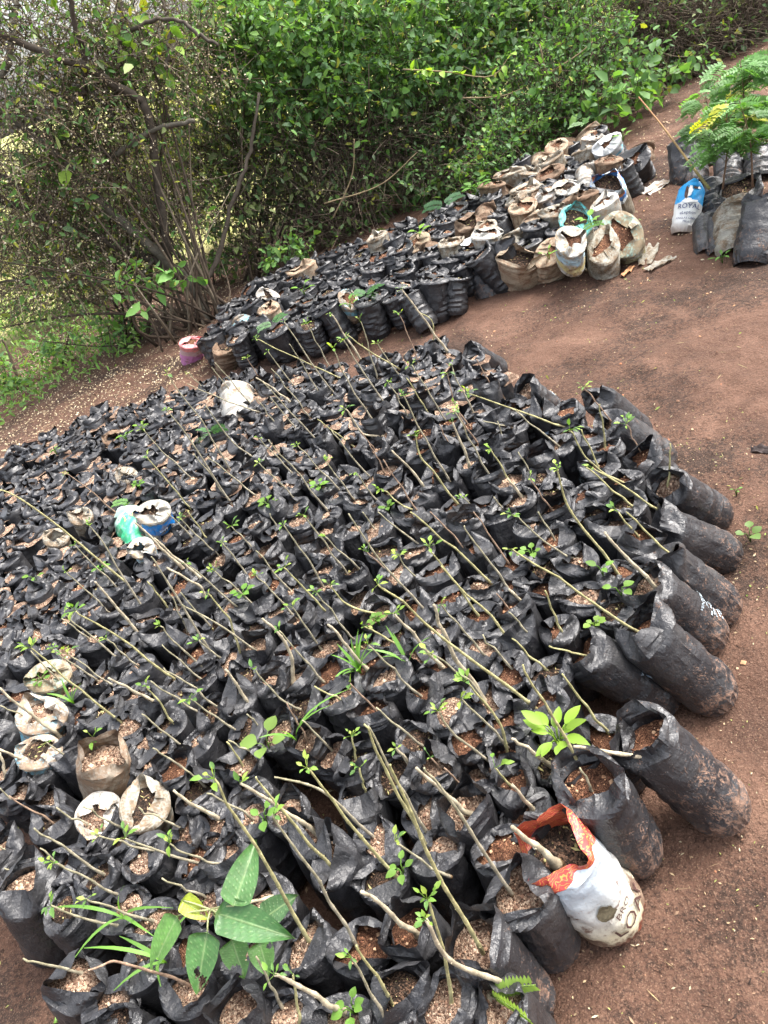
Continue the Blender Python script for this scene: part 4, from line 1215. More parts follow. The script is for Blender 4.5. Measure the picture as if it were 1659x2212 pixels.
# ---- packets lying or standing in the main bed
def mat_green_pack():
    m = NT('green_packet_print')
    v = m.map(); xyz = m.sep(m.coord())
    c = m.ramp(m.noise(v, 13, 4, .6, 1.0), [(.3, (.02, .30, .12)), (.5, (.05, .42, .20)), (.66, (.36, .58, .46))])
    up = m.math('GREATER_THAN', m.math('ADD', xyz[2], m.math('MULTIPLY', m.noise(v, 25, 3), .08)), .215)
    c = m.cmix(up, c, (.45, .62, .52))
    f = m.ramp(m.noise(v, 24, 6, .7), [(.56, 0.0), (.66, .75)])
    m.set(color=m.cmix(f, c, (.26, .19, .12)), rough=.35)
    m.bump(m.vor(v, 30), .4, .008)
    return m.m
def packet(mx, my, fx, fy, w, L, fi, mt, lab, cat='packet', soil=None, turn=None, name='packet', squash=1.0, texts=(), z0=.10):
    w *= .88
    B, ax = span(mx, my, fx, fy, L * .82, z0)
    t = sack(name, B, ax, 0, w, L / .25, fi, mt if isinstance(mt, str) else 'white', soil, lab, cat, None, squash)
    if not isinstance(mt, str):
        for ch in t.children:
            if ch.name.startswith('bag'): ch.data = film_mesh(fi, mt, 'packet_film')
    f = math.atan2(CAM[1] - B[1], CAM[0] - B[0]) + (turn or 0)
    t.rotation_quaternion = Vector((0, 0, 1)).rotation_difference(Vector([float(a) for a in ax])) @ Matrix.Rotation(f, 3, 'Z').to_quaternion()
    for body, size, th, z, rot, mat in texts:
        mb = MB(); wrap_text(mb, fi, body, size, th, z, rot, .004); link('print', mb.build('print', mat, False), t)
    return t
M_ORANGE = mat_plain('orange_ink', (.75, .32, .16), .45, .15)
packet(505, 838, 513, 925, 1.75, .30, 12, 'white', 'plain white sack standing upright among the cuttings', 'sack', None, 0, 'white_sack', 1.12, (), .14)
packet(268, 1105, 305, 1190, 1.35, .27, 12, mat_green_pack(), 'crumpled green packet with orange letters among black bags', 'packet', 2, .3, 'green_packet', 1.1,
       [('J u i', .036, -.15, .165, R_(8), M_ORANGE)], .15)
m_blue = mat_sack('clear_blue_packet', (.42, .40, .35), (.20, .15, .10), .45, .3, ((.13, .19, (.015, .18, .52), .05),))
packet(327, 1092, 350, 1165, 1.1, .25, 13, m_blue, 'cloudy packet with a blue printed band behind the green packet', 'packet', 2, 0, 'blue_banded_packet', 1.0, [('BHT', .018, .0, .155, 0, M_WHITE_INK)], .13)
packet(300, 1170, 335, 1225, .85, .21, 13, 'map', 'small flat whitish packet in front of the green one', 'packet', None, 0, 'pale_packet', 1.1)
packet(115, 1150, 130, 1205, .85, .22, 14, 'pale', 'clear scrunched packet in the far left of the bed', 'packet', None, 0, 'clear_packet')
packet(170, 1105, 195, 1160, .85, .22, 8, 'pale', 'small pale packet beyond the clear scrunched one', 'packet', 0, 0, 'clear_packet')
packet(100, 1445, 125, 1525, 1.1, .24, 13, 'mint', 'pale green and white packet standing at the left', 'packet', 0, 0, 'pale_packet')
packet(80, 1535, 105, 1625, 1.25, .23, 9, 'bluewhite', 'clear bag with light blue print and wide open mouth at the left edge', 'packet', 0, 0, 'clear_packet', 1.0, [('lame', .020, 0, .15, 0, mat_plain('grey_ink', (.20, .27, .30), .5, .2))])
packet(78, 1612, 105, 1690, 1.0, .21, 14, 'bluewhite', 'light blue torn packet below the wide clear bag', 'packet', 2, 0, 'pale_packet')
pk = packet(212, 1635, 240, 1745, 1.25, .25, 0, 'clear', 'clear sack of earth with a blue square badge', 'packet', 0, 0, 'badge_packet')
mb = MB(); wrap_patch(mb, 0, -.12, .105, .036, .034, R_(3), .003); link('badge', mb.build('badge', mat_plain('sky_blue_ink', (.02, .30, .58), .4, .2), False), pk)
mb = MB()
r_at = film_surface(0)
for k in range(20):
    a0, a1 = k * math.pi / 10, (k + 1) * math.pi / 10
    V = []
    for a, q in ((a0, .0105), (a1, .0105), (a1, .0120), (a0, .0120)):
        t = -.12 + math.cos(a) * q / BR; z = .105 + math.sin(a) * q; r = float(r_at(t, z)) + .0042
        V.append((r * math.cos(t), r * math.sin(t), z))
    mb.add(V, [(0, 1, 2, 3)])
link('print', mb.build('print', M_WHITE_INK, False), pk)
packet(205, 1735, 225, 1800, .95, .22, 10, 'white', 'torn white packet in front of the sack with the blue badge', 'packet', 0, 0, 'pale_packet')
packet(300, 1730, 315, 1800, 1.1, .21, 11, 'pale', 'grey cloudy sack right of the torn white packet', 'packet', 2, 0, 'clear_packet')
packet(242, 935, 250, 975, .9, .23, 15, 'brown', 'small brown scrap packet in the far left part of the bed', 'packet', None, 0, 'pale_packet')
packet(265, 1015, 275, 1060, .9, .23, 12, 'pale', 'dusty beige packet below the small far sprouts', 'packet', None, 0, 'pale_packet')
# ------------------------------------------------------------------ small plants
def sprout(px_, py_, z, n, L, W, tint, name, label, cat='sprout', group=None, stalk=.03, up=.4, var=.15, seed=0):
    """round or pointed leaves on short stalks from one stem"""
    rg = np.random.default_rng(seed + int(px_ * 3 + py_))
    p = at(px_, py_, z)
    t = thing(name, p, label, cat, group)
    for k in range(n):
        a = k * 2.4 + rg.uniform(-.3, .3)
        e = up + rg.uniform(-.2, .25)
        d = np.array([math.cos(a) * math.cos(e), math.sin(a) * math.cos(e), math.sin(e)])
        s = L * rg.uniform(.75, 1.2)
        o = d * stalk * rg.uniform(.5, 1.2) + np.array([0, 0, stalk * .6 * k / n])
        V, F = leaf_blade(s, W * s / L, .22, rg.uniform(.05, .35), 6)
        mb = MB(); c = np.array(tint) * .72 * rg.uniform(1 - var, 1 + var)
        mb.add(o + V @ frame_xz(d * [1, 1, .4] + [0, 0, .08]), F, 0, (*c, 1))
        mb.tube([np.array([0, 0, -.02]), o * .5 + [0, 0, .004], o], .0013, 4, 0, (*(c * .8), 1))
        link('leaf', mb.build('leaf', M_LEAF), t)
    return t
def pinnate(mb, p, d, L, pairs, ll, lw, tint, rg, droop=.4):
    d = np.asarray(d, float); d /= np.linalg.norm(d)
    side = np.cross(d, np.array([0, -.35, 1]) + rg.normal(0, .45, 3)); side /= np.linalg.norm(side) + 1e-6
    Q = [np.asarray(p) + d * L * s + np.array([0, 0, -droop * L * s * s]) for s in np.linspace(0, 1, 6)]
    mb.tube(Q, .0011, 3, 0, (*(np.array(tint) * .8), 1))
    for k in range(pairs):
        s = .12 + .86 * k / pairs
        c = np.asarray(p) + d * L * s + np.array([0, 0, -droop * L * s * s])
        f = 1 - .35 * abs(s - .5)
        for sg in (-1, 1):
            dd = side * sg + d * .45 + np.array([0, 0, rg.normal(.05, .12)])
            V, F = leaf_blade(ll * f, lw, .1, .1, 3)
            tc = np.array(tint) * rg.uniform(.85, 1.15)
            mb.add(c + V @ frame_xz(dd, np.cross(d, side) * (1 if np.cross(d, side)[2] > 0 else -1)), F, 0, (*tc, 1))

LG = (.17, .33, .045); MG = (.085, .20, .04); BG = (.26, .42, .05); YG = (.42, .44, .04)
SPR = [(575, 1612, .215, 4, .050, .046, (.24, .38, .08), 'round leaved pale green sprout with four leaves in the lower middle of the bed'),
       (580, 1090, .22, 5, .036, .032, (.20, .36, .06), 'round leaved sprout right of the white stemmed centre, upper left of the bed'),
       (690, 1052, .22, 6, .030, .026, (.18, .36, .05), 'bright sprout in the upper middle of the bed'),
       (838, 1098, .22, 5, .026, .022, (.17, .33, .05), 'small four leaved sprout right of the bright one in the upper middle'),
       (1300, 1232, .235, 3, .030, .020, (.18, .36, .05), 'pale three leaved sprout in a red soil bag near the path'),
       (1340, 1275, .235, 3, .030, .024, (.19, .36, .05), 'two leaved sprout hanging on a bag rim near the path'),
       (1285, 1350, .23, 6, .022, .020, (.24, .40, .06), 'yellow green sprout with small round leaves near the long yellow cutting'),
       (868, 1882, .22, 5, .026, .018, (.19, .36, .06), 'bright small sprout at the foot of a cutting, lower right of centre'),
       (760, 2180, .22, 6, .024, .020, (.17, .34, .05), 'round leaved sprout at the bottom edge of the picture'),
       (1620, 1160, .004, 5, .034, .030, (.16, .27, .07), 'low rosette seedling growing on the bare path at the right edge'),
       (1560, 560, .004, 5, .045, .016, (.13, .30, .05), 'narrow leaved seedling on the path before the seedling group'),
       (1590, 1060, .004, 3, .016, .010, (.14, .29, .05), 'tiny seedling on the path by the outer bags'),
       (655, 630, .25, 4, .065, .032, (.19, .40, .05), 'bright green sprout standing out of the black bags under the hedge'),
       (905, 505, .25, 5, .060, .040, (.24, .45, .06), 'pale green toothed sprout in the middle of the back bed'),
       (1030, 415, .26, 9, .085, .055, (.12, .28, .04), 'leafy green plant rising from the back bed by the hedge'),
       (1275, 480, .26, 5, .055, .035, (.22, .42, .06), 'green sprout in the turquoise rimmed packet'),
       (1345, 298, .26, 4, .050, .032, (.20, .40, .06), 'small sprout beside the white packet with a blue stripe'),
       (1185, 552, .25, 4, .040, .016, (.20, .40, .06), 'spiky sprout inside the torn beige sack'),
       (755, 660, .26, 6, .045, .026, (.19, .38, .06), 'sprout above the cloudy clear sack'),
       (270, 945, .23, 5, .036, .020, (.20, .40, .05), 'fresh green sprout in the far left part of the bed'),
       (305, 925, .25, 4, .032, .020, (.22, .40, .05), 'second fresh sprout, just right of the far left one'),
       (118, 975, .22, 4, .028, .016, (.18, .36, .05), 'tiny sprout at the far left of the bed'),
       (220, 1230, .24, 6, .026, .022, (.16, .34, .05), 'clover like sprout left of the printed black bag'),
       (75, 1250, .23, 3, .034, .020, (.20, .38, .05), 'two leaved sprout near the left edge of the picture'),
       (525, 1285, .23, 6, .028, .022, (.16, .34, .05), 'green sprout in the middle left of the bed'),
       (815, 1340, .23, 9, .018, .016, (.17, .34, .05), 'clumped tiny leaved sprout left of the bed middle'),
       (90, 1470, .25, 8, .026, .016, (.15, .30, .05), 'leafy sprout before the pale green packet'),
       (1150, 1195, .24, 5, .026, .024, (.18, .34, .05), 'round leaved sprout by the thick yellow cutting'),
       (570, 1770, .24, 4, .034, .022, (.18, .36, .06), 'light green sprout above the large leaved plant'),
       (300, 1050, .27, 8, .030, .022, (.17, .34, .05), 'bushy sprout just above the green packet')]
for k, (a, b, z, n, L, W, c, lab) in enumerate(SPR):
    sprout(a, b, z, n, L * .82, W * .82, c, 'sprout', lab, 'sprout', 'sprouts and weeds', stalk=L * .6, seed=k, up=.45)
# bright rosette with many spoon shaped leaves
t = sprout(1205, 1600, .225, 15, .046, .021, (.28, .46, .045), 'rosette_weed', 'bright yellow green rosette of spoon shaped leaves near the path side', 'weed', None, .028, .45, .2, 5)

# grass tufts
def grass(px_, py_, z, n, L, label, seed, spread=.9):
    rg = np.random.default_rng(seed); p = at(px_, py_, z)
    t = thing('grass_tuft', p, label, 'grass', 'grass tufts in the bags')
    for k in range(n):
        a = rg.uniform(0, 6.28); l = L * rg.uniform(.5, 1.15); lean = rg.uniform(.25, spread)
        h = np.array([math.cos(a), math.sin(a), 0])
        s = np.linspace(0, 1, 7)
        Q = h * (l * lean * s ** 1.5)[:, None] + np.array([0, 0, 1]) * (l * (s - .55 * lean * s ** 2.2))[:, None]
        w = .0034 * np.sin(np.pi * (s * .9 + .1)) + .0004
        sd = np.cross(h, (0, 0, 1))
        V = np.concatenate([Q - sd * w[:, None], Q + sd * w[:, None] + [0, 0, .0008]])
        F = [(i, i + 1, i + 8, i + 7) for i in range(6)]
        c = np.array((.14, .30, .05)) * rg.uniform(.8, 1.35)
        mb = MB(); mb.add(V, F, 0, (*c, 1)); link('blade', mb.build('blade', M_LEAF), t)
    return t
grass(780, 1455, .20, 14, .11, 'tuft of thin grass blades in a gravelly bag at mid bed', 1)
grass(885, 1440, .21, 5, .13, 'few long grass blades drooping right of the thin tuft', 2, 1.3)
grass(160, 1520, .20, 5, .10, 'curly grass blades in a bag at the lower left', 3)
grass(270, 1985, .20, 5, .13, 'arching grass blades left of the large leaved plant', 4, 1.3)
grass(640, 1600, .21, 4, .15, 'two looping grass blades left of the middle', 6, 1.2)
grass(360, 2080, .20, 6, .13, 'grass blades under the large leaved plant', 5, 1.2)

# ---- the plant with big leaves
def mat_big_leaf():
    m = NT('big_leaf')
    a = m.n('ShaderNodeAttribute'); a.attribute_name = 'tint'
    v = m.map()
    uv = m.n('ShaderNodeAttribute'); uv.attribute_name = 'vein'
    f = m.noise(v, 90, 4, .6)
    c = m.cmix(m.math('MULTIPLY', uv.outputs['Fac'], .55), a.outputs['Color'], (.34, .46, .20))
    c = m.cmix(1.0, c, m.ramp(f, [(.3, .50), (.7, .74)]), 'MULTIPLY')
    spots = m.ramp(m.vor(v, 55), [(.10, 1.0), (.16, 0.0)])
    c = m.cmix(m.math('MULTIPLY', spots, m.ramp(m.noise(v, 12, 2), [(.55, 0.0), (.75, .3)])), c, (.42, .40, .12))
    m.set(color=c, rough=.42, spec=.5)
    b = m.bump(uv.outputs['Fac'], .35, .003); m.bump(f, .25, .003, b)
    m.translucent(m.cmix(1.0, c, (1.3, 1.5, .5), 'MULTIPLY'), .15)
    return m.m
M_BIG = mat_big_leaf()
def big_leaf(parent, p0, p1, W, normal, tint, holes=(), seed=0, cut=0):
    """one blade from stalk end p0 to tip p1 (metres, world), with veins and eaten holes"""
    rg = np.random.default_rng(seed)
    p0 = np.asarray(p0); p1 = np.asarray(p1); d = p1 - p0; L = np.linalg.norm(d); d /= L
    nrm = np.asarray(normal, float); nrm = nrm - d * (nrm @ d); nrm /= np.linalg.norm(nrm); sd = np.cross(nrm, d)
    nu, nv = 34, 21
    V = []; vein = []; uvs = []
    for i in range(nu + 1):
        s = i / nu
        w = W * .5 * (min(1, s / .10) ** .5) * (1 - max(0, (s - .32) / .68) ** 1.7) ** .95
        for j in range(nv):
            q = j / (nv - 1) * 2 - 1
            wav = .03 * L * math.sin(s * 9 + seed) * q * q * .35
            z = .16 * W * abs(q) ** 1.3 + wav - .16 * L * s * s
            V.append(p0 + d * L * s + sd * (q * w) + nrm * z)
            mid = math.exp(-(q * w / .0013) ** 2)
            ph = (s * 9.5 - abs(q) * 1.2) % 1
            lat = math.exp(-((min(ph, 1 - ph)) / .05) ** 2) * .7
            vein.append(max(mid, lat)); uvs.append((s, q))
    F = []
    for i in range(nu):
        for j in range(nv - 1):
            s = (i + .5) / nu; q = (j + .5) / (nv - 1) * 2 - 1
            if any(((s - hs) / ha) ** 2 + ((q - hq) / hb) ** 2 < 1 + .35 * math.sin(s * 60 + q * 14) for hs, hq, ha, hb in holes): continue
            a = i * nv + j
            F.append((a, a + nv, a + nv + 1, a + 1))
    V = np.array(V); tc = np.array([(*(np.array(tint) * (1 + .10 * math.sin(a * 7 + b * 3))), 1) for a, b in uvs])
    me = mesh('large_leaf', V, F, M_BIG, None, True, tc)
    at_ = me.attributes.new('vein', 'FLOAT', 'POINT')
    if len(at_.data) == len(vein): at_.data.foreach_set('value', np.array(vein, np.float32))
    o = link('large_leaf', me, parent)
    o.matrix_parent_inverse = Matrix.Translation(-parent.location)
    return o
pb = at(560, 2030, .20)
plant = thing('large_leaved_plant', pb, 'plant with seven big insect eaten green leaves at the lower left', 'plant')
def lift(x, y, z): return at(x, y, z)
C0 = lift(455, 1965, .36)
LV = [((472, 1974, .375), (628, 2024, .36), .060, (.075, .200, .055), ()),
      ((505, 1957, .385), (552, 1812, .42), .056, (.090, .22, .060), ()),
      ((448, 2012, .36), (420, 2152, .31), .058, (.085, .22, .055), ((.66, -.25, .10, .22), (.80, .45, .12, .45), (.74, .1, .05, .2))),
      ((385, 1978, .36), (316, 2102, .32), .048, (.13, .30, .06), ((.86, .2, .12, .6),)),
      ((395, 1945, .37), (450, 1985, .355), .036, (.42, .50, .035), ((.72, .3, .12, .4),)),
      ((500, 2030, .30), (528, 2115, .26), .050, (.11, .27, .055), ((.75, -.6, .16, .6), (.55, .9, .1, .25))),
      ((560, 2035, .29), (580, 2110, .26), .045, (.12, .28, .055), ((.2, .7, .08, .25),)),
      ((570, 1985, .29), (640, 1932, .30), .048, (.075, .17, .06), ())]
view = CAM - C0; view /= np.linalg.norm(view)
for k, (a, b, W, tint, holes) in enumerate(LV):
    big_leaf(plant, lift(*a), lift(*b), W, view * .75 + np.array([0, 0, .6]) + RG.normal(0, .12, 3), tint, holes, k)
mb = MB()
mb.tube(spline([pb - [0, 0, .02], (pb + C0) / 2 + [.02, 0, 0], C0], 8), [.0055] * 8, 6, 0, (.16, .13, .07, 1))
o = link('stem', mb.build('stem', M_BARK), plant); o.matrix_parent_inverse = Matrix.Translation(-plant.location)
for a, b, W, tint, holes in LV:
    mb = MB(); q = lift(*a); mb.tube(spline([C0, (C0 + q) / 2 + [0, 0, .004], q], 5), .0016, 5, 0, (.40, .42, .24, 1))
    o = link('leaf_stalk', mb.build('leaf_stalk', M_LEAF), plant); o.matrix_parent_inverse = Matrix.Translation(-plant.location)

# ---- feathery seedlings at the right, and single feather leaves in the beds
def feathery(p, n, L, h, label, seed, yellow=.15, name='feathery_seedling'):
    rg = np.random.default_rng(seed)
    t = thing(name, p, label, 'seedling', 'feathery leaved seedlings')
    top = np.array([rg.normal(0, .05), rg.normal(0, .05), h])
    mb = MB(); Q = spline([(0, 0, -.02), top * .5 + [.02, 0, 0], top], 8); mb.tube(Q, np.linspace(.005, .002, 8), 5, 0, (.13, .08, .05, 1))
    link('stem', mb.build('stem', M_BARK), t)
    for k in range(n):
        s = rg.uniform(.30, 1); o = Q[int(s * 7)]
        a = k * 2.4 + rg.uniform(-.4, .4); e = rg.uniform(-.2, .8)
        d = np.array([math.cos(a) * math.cos(e), math.sin(a) * math.cos(e), math.sin(e)])
        br = o + d * L * rg.uniform(.3, .8)
        c = np.array((.10, .22, .055)) * rg.uniform(.75, 1.3)
        if rg.random() < yellow: c = np.array((.42, .44, .045)) * rg.uniform(.8, 1.1)
        mb = MB(); mb.tube([o, (o + br) / 2 + [0, 0, .01], br], .0013, 4, 0, (.16, .14, .06, 1))
        for q in range(3):
            a2 = a + (q - 1) * .8 + rg.normal(0, .15)
            pinnate(mb, br, (math.cos(a2), math.sin(a2), rg.uniform(-.1, .4)), L * rg.uniform(.6, .9), int(rg.integers(7, 10)), L * .24, L * .10, c, rg)
        link('leaf', mb.build('feather_leaf', M_LEAF), t)
    return t
for k, (a, b, z, n, L, h, lab) in enumerate([
        (1560, 400, .22, 15, .15, .34, 'feathery leaved seedling with yellowing fronds above the blue packet'),
        (1625, 395, .22, 15, .15, .36, 'feathery leaved seedling at the right edge above the smooth black bag'),
        (1530, 350, .22, 12, .14, .30, 'feathery leaved seedling nearest the leaning cane'),
        (1600, 330, .22, 15, .16, .42, 'tallest feathery leaved seedling in the middle of the group'),
        (1655, 300, .22, 13, .16, .42, 'feathery leaved seedling at the back right of the group'),
        (1590, 260, .22, 10, .12, .25, 'small feathery leaved seedling at the back of the group')]):
    feathery(at(a, b, z), int(n * 1.7), L * .85, h, lab, 30 + k, .10)
def fern(px_, py_, z, L, lab, ang, seed, tint=(.07, .17, .055)):
    rg = np.random.default_rng(seed); p = at(px_, py_, z); t = thing('feather_leaf_seedling', p, lab, 'seedling', 'single feather leaf seedlings')
    for k, a in enumerate(ang):
        mb = MB(); pinnate(mb, (0, 0, 0), (math.cos(a), math.sin(a), .5), L, 11, L * .24, L * .085, tint, rg); link('leaf', mb.build('feather_leaf', M_LEAF), t)
fern(790, 640, .25, .13, 'feather leaf seedling in the front of the back bed', (.3, 2.0, -1.2), 1)
fern(590, 700, .24, .11, 'feather leaf seedling in the left part of the back bed', (.5, 3.4), 2)
fern(455, 935, .24, .10, 'feather leaf seedling left of the white sack', (-.5, 2.2, 4), 3)
fern(280, 1085, .24, .09, 'feather leaf seedling over the green packet', (2.8, -1.8), 4, (.10, .22, .05))
fern(960, 445, .24, .16, 'bluish feather leaf seedling at the hedge edge of the back bed', (.2, 2.6), 5, (.08, .17, .08))
fern(1060, 2150, .21, .085, 'feather leaf sprig at the foot of the hooked cutting', (-.9, -.2), 6, (.24, .36, .08))
fern(1255, 500, .25, .12, 'feather leaf seedling beside the turquoise rimmed packet', (-.4, 2.2), 7, (.12, .24, .06))
fern(1265, 270, .26, .13, 'feather leaf seedling by the hedge at the right end', (1.0, 2.4), 8, (.09, .20, .05))

# ---- the leaning cane and a few scraps
mb = MB(); a = at(1497, 362, .28); b = CAM + ray(1380, 210) * (np.linalg.norm(a - CAM) * 1.16)
Q = spline([a - (b - a) * .25, a, (a + b) / 2 + [0, 0, .01], b], 14)
mb.tube(Q, np.linspace(.008, .004, 14), 6, 0, np.concatenate([np.tile((*(np.array((.16, .15, .05)) * (1 - s) + np.array((.24, .11, .05)) * s), 1), (6, 1)) for s in np.linspace(0, 1, 14)]))
tag(link('cane', mb.build('cane', M_BARK)), 'thin cane leaning up from the black bag toward the hedge', 'cane')

def scrap(px_, py_, L, W, mat, name, label, seed, ang=0):
    rg = np.random.default_rng(seed); n = 9; p = at(px_, py_, 0); p[2] = ground_z(p[0], p[1])
    V = []
    for i in range(n):
        for j in range(n):
            s, q = i / (n - 1) - .5, j / (n - 1) - .5
            e = 1 + .35 * float(noise2(np.array(s * 5 + seed), np.array(q * 5)))
            x, y = s * L * e, q * W * e * (1 - .5 * abs(s))
            V.append((p[0] + x * math.cos(ang) - y * math.sin(ang), p[1] + x * math.sin(ang) + y * math.cos(ang), p[2] + .010 + .022 * float(fbm(np.array(s * 6 + seed), np.array(q * 6), 3))))
    return tag(link(name, mesh(name, np.array(V), grid_faces(n, n, False), mat)), label, 'scrap')
scrap(1415, 407, .20, .14, SACK_MATS['white'], 'plastic_scrap', 'flattened white plastic scrap on the path left of the blue packet', 1, .4)
scrap(1400, 545, .24, .09, SACK_MATS['pale'], 'plastic_scrap', 'muddy clear plastic strip on the path by the beige sacks', 2, .9)
scrap(1425, 595 - 30, .15, .08, SACK_MATS['pale'], 'plastic_scrap', 'small muddy plastic scrap right of the clear strip', 3, .2)
scrap(1305, 577, .09, .07, SACK_MATS['white'], 'plastic_scrap', 'crumpled white paper scrap below the pale crushed sack', 4, 0)
scrap(1355, 580, .10, .035, mat_plain('orange_scrap', (.42, .20, .09), .7, .3), 'plastic_scrap', 'curled orange scrap on the path', 5, .6)
scrap(1648, 965, .07, .035, mat_plain('dark_husk', (.03, .02, .018), .8, .3), 'seed_husk', 'dark husk lying on the path at the right edge', 6, 2.2)
scrap(395 / 3 + 5, 1659 + 1530 / 3, .075, .022, mat_plain('fallen_green_leaf', (.20, .38, .06), .5, .2, 40, .4, .3), 'fallen_leaf', 'fresh green fallen leaf on bare earth at the lower left', 7, 1.2)
# reddish clods and pebbles
O = np.array([(1, 0, 0), (-1, 0, 0), (0, 1, 0), (0, -1, 0), (0, 0, 1), (0, 0, -1)], float)
mb = MB()
for k in range(420):
    x, y = RG.uniform(.2, 3.2), RG.uniform(.4, 5.2)
    s = RG.uniform(.002, .007) * (1.6 if RG.random() < .08 else 1)
    c = [(.30, .13, .07), (.36, .20, .11), (.16, .09, .06), (.50, .36, .22)][RG.integers(0, 4)]
    mb.add(O * s * RG.uniform(.6, 1.3, (1, 3)) + [x, y, float(ground_z(x, y)) + s * .4], [(0, 2, 4), (2, 1, 4), (1, 3, 4), (3, 0, 4)], 0, (*c, 1))
tag(link('pebbles', mb.build('pebbles', M_GRAIN)), 'small reddish clods and pebbles scattered on the path', 'pebbles', kind='stuff')
# ------------------------------------------------------------------ the hedge: shrubs, a thorn tree, creepers
def atp(x, y, Y):
    d = _fw + EX * (x - 829.5) / FPX - EY * (y - 1106) / FPX
    return CAM + d * (Y / d[1])

def batch_tubes(P, r0, r1, cols, name, mat):
    """P (n,k,3) -> one mesh of three-sided twigs"""
    n, k, _ = P.shape
    T = np.gradient(P, axis=1); T /= np.linalg.norm(T, axis=2, keepdims=True) + 1e-9
    A = RG.normal(0, 1, (n, 1, 3)); U = np.cross(T, A); U /= np.linalg.norm(U, axis=2, keepdims=True) + 1e-9
    W = np.cross(T, U)
    s = np.linspace(0, 1, k)[None, :, None]
    r = np.asarray(r0).reshape(-1, 1, 1) * (1 - s) + np.asarray(r1).reshape(-1, 1, 1) * s
    ring = [P + r * (math.cos(a) * U + math.sin(a) * W) for a in (0, 2.0944, 4.18879)]
    V = np.stack(ring, 2).reshape(-1, 3)
    b = (np.arange(n)[:, None] * k + np.arange(k - 1)[None]).reshape(-1) * 3
    F = np.concatenate([np.stack([b + j, b + (j + 1) % 3, b + 3 + (j + 1) % 3, b + 3 + j], -1) for j in range(3)])
    C = np.repeat(np.hstack([cols, np.ones((n, 1))]), 3 * k, 0)
    return mesh(name, V, F, mat, None, True, C)

def batch_leaves(Pb, D, L, Wd, cols, name, mat, fold=.25, up=.7):
    """pointed folded leaves: base points, directions, lengths, widths"""
    n = len(Pb)
    D = D / (np.linalg.norm(D, axis=1, keepdims=True) + 1e-9)
    A = RG.normal(0, .55, (n, 3)) + np.array([0, -.25, up])
    Sd = np.cross(D, A); Sd /= np.linalg.norm(Sd, axis=1, keepdims=True) + 1e-9
    N = np.cross(Sd, D)
    L = L[:, None]; w = Wd[:, None] * .5
    z = fold * w
    dr = RG.uniform(0, .3, (n, 1)) * L
    v0 = Pb
    v1 = Pb + D * L * .30 + Sd * w * .92 + N * z
    v2 = Pb + D * L * .68 + Sd * w * .72 + N * (z - dr * .45)
    v3 = Pb + D * L - N * dr
    v4 = Pb + D * L * .68 - Sd * w * .72 + N * (z - dr * .45)
    v5 = Pb + D * L * .30 - Sd * w * .92 + N * z
    m1 = Pb + D * L * .30; m2 = Pb + D * L * .68 - N * dr * .45
    V = np.stack([v0, v1, v2, v3, v4, v5, m1, m2], 1).reshape(-1, 3)
    b = np.arange(n)[:, None] * 8
    F = np.concatenate([b + np.array([[0, 1, 6, 6]]), b + np.array([[6, 1, 2, 7]]), b + np.array([[7, 2, 3, 3]]), b + np.array([[0, 6, 5, 5]]), b + np.array([[6, 7, 4, 5]]), b + np.array([[7, 3, 4, 4]])])
    tri = F[:, 2] == F[:, 3]
    faces = [tuple(f[:3]) for f in F[tri].tolist()] + [tuple(f) for f in F[~tri].tolist()]
    C = np.repeat(np.hstack([cols, np.ones((n, 1))]), 8, 0)
    return mesh(name, V, faces, mat, None, True, C)

BRIGHT = np.array([(.070, .150, .040), (.088, .180, .045), (.058, .122, .038), (.118, .215, .050), (.075, .140, .060)]) * 1.36
MIDG = np.array([(.052, .120, .030), (.068, .150, .034), (.045, .095, .030), (.085, .150, .045), (.060, .105, .045)]) * 1.5
DARKG = np.array([(.034, .070, .022), (.045, .085, .026), (.030, .052, .020), (.060, .085, .030)]) * 1.5
OLIVE = np.array([(.075, .100, .035), (.095, .120, .042), (.060, .080, .032), (.11, .13, .05)]) * 1.55
TW = np.array([(.075, .055, .040), (.105, .080, .058), (.055, .042, .032), (.135, .11, .080)])

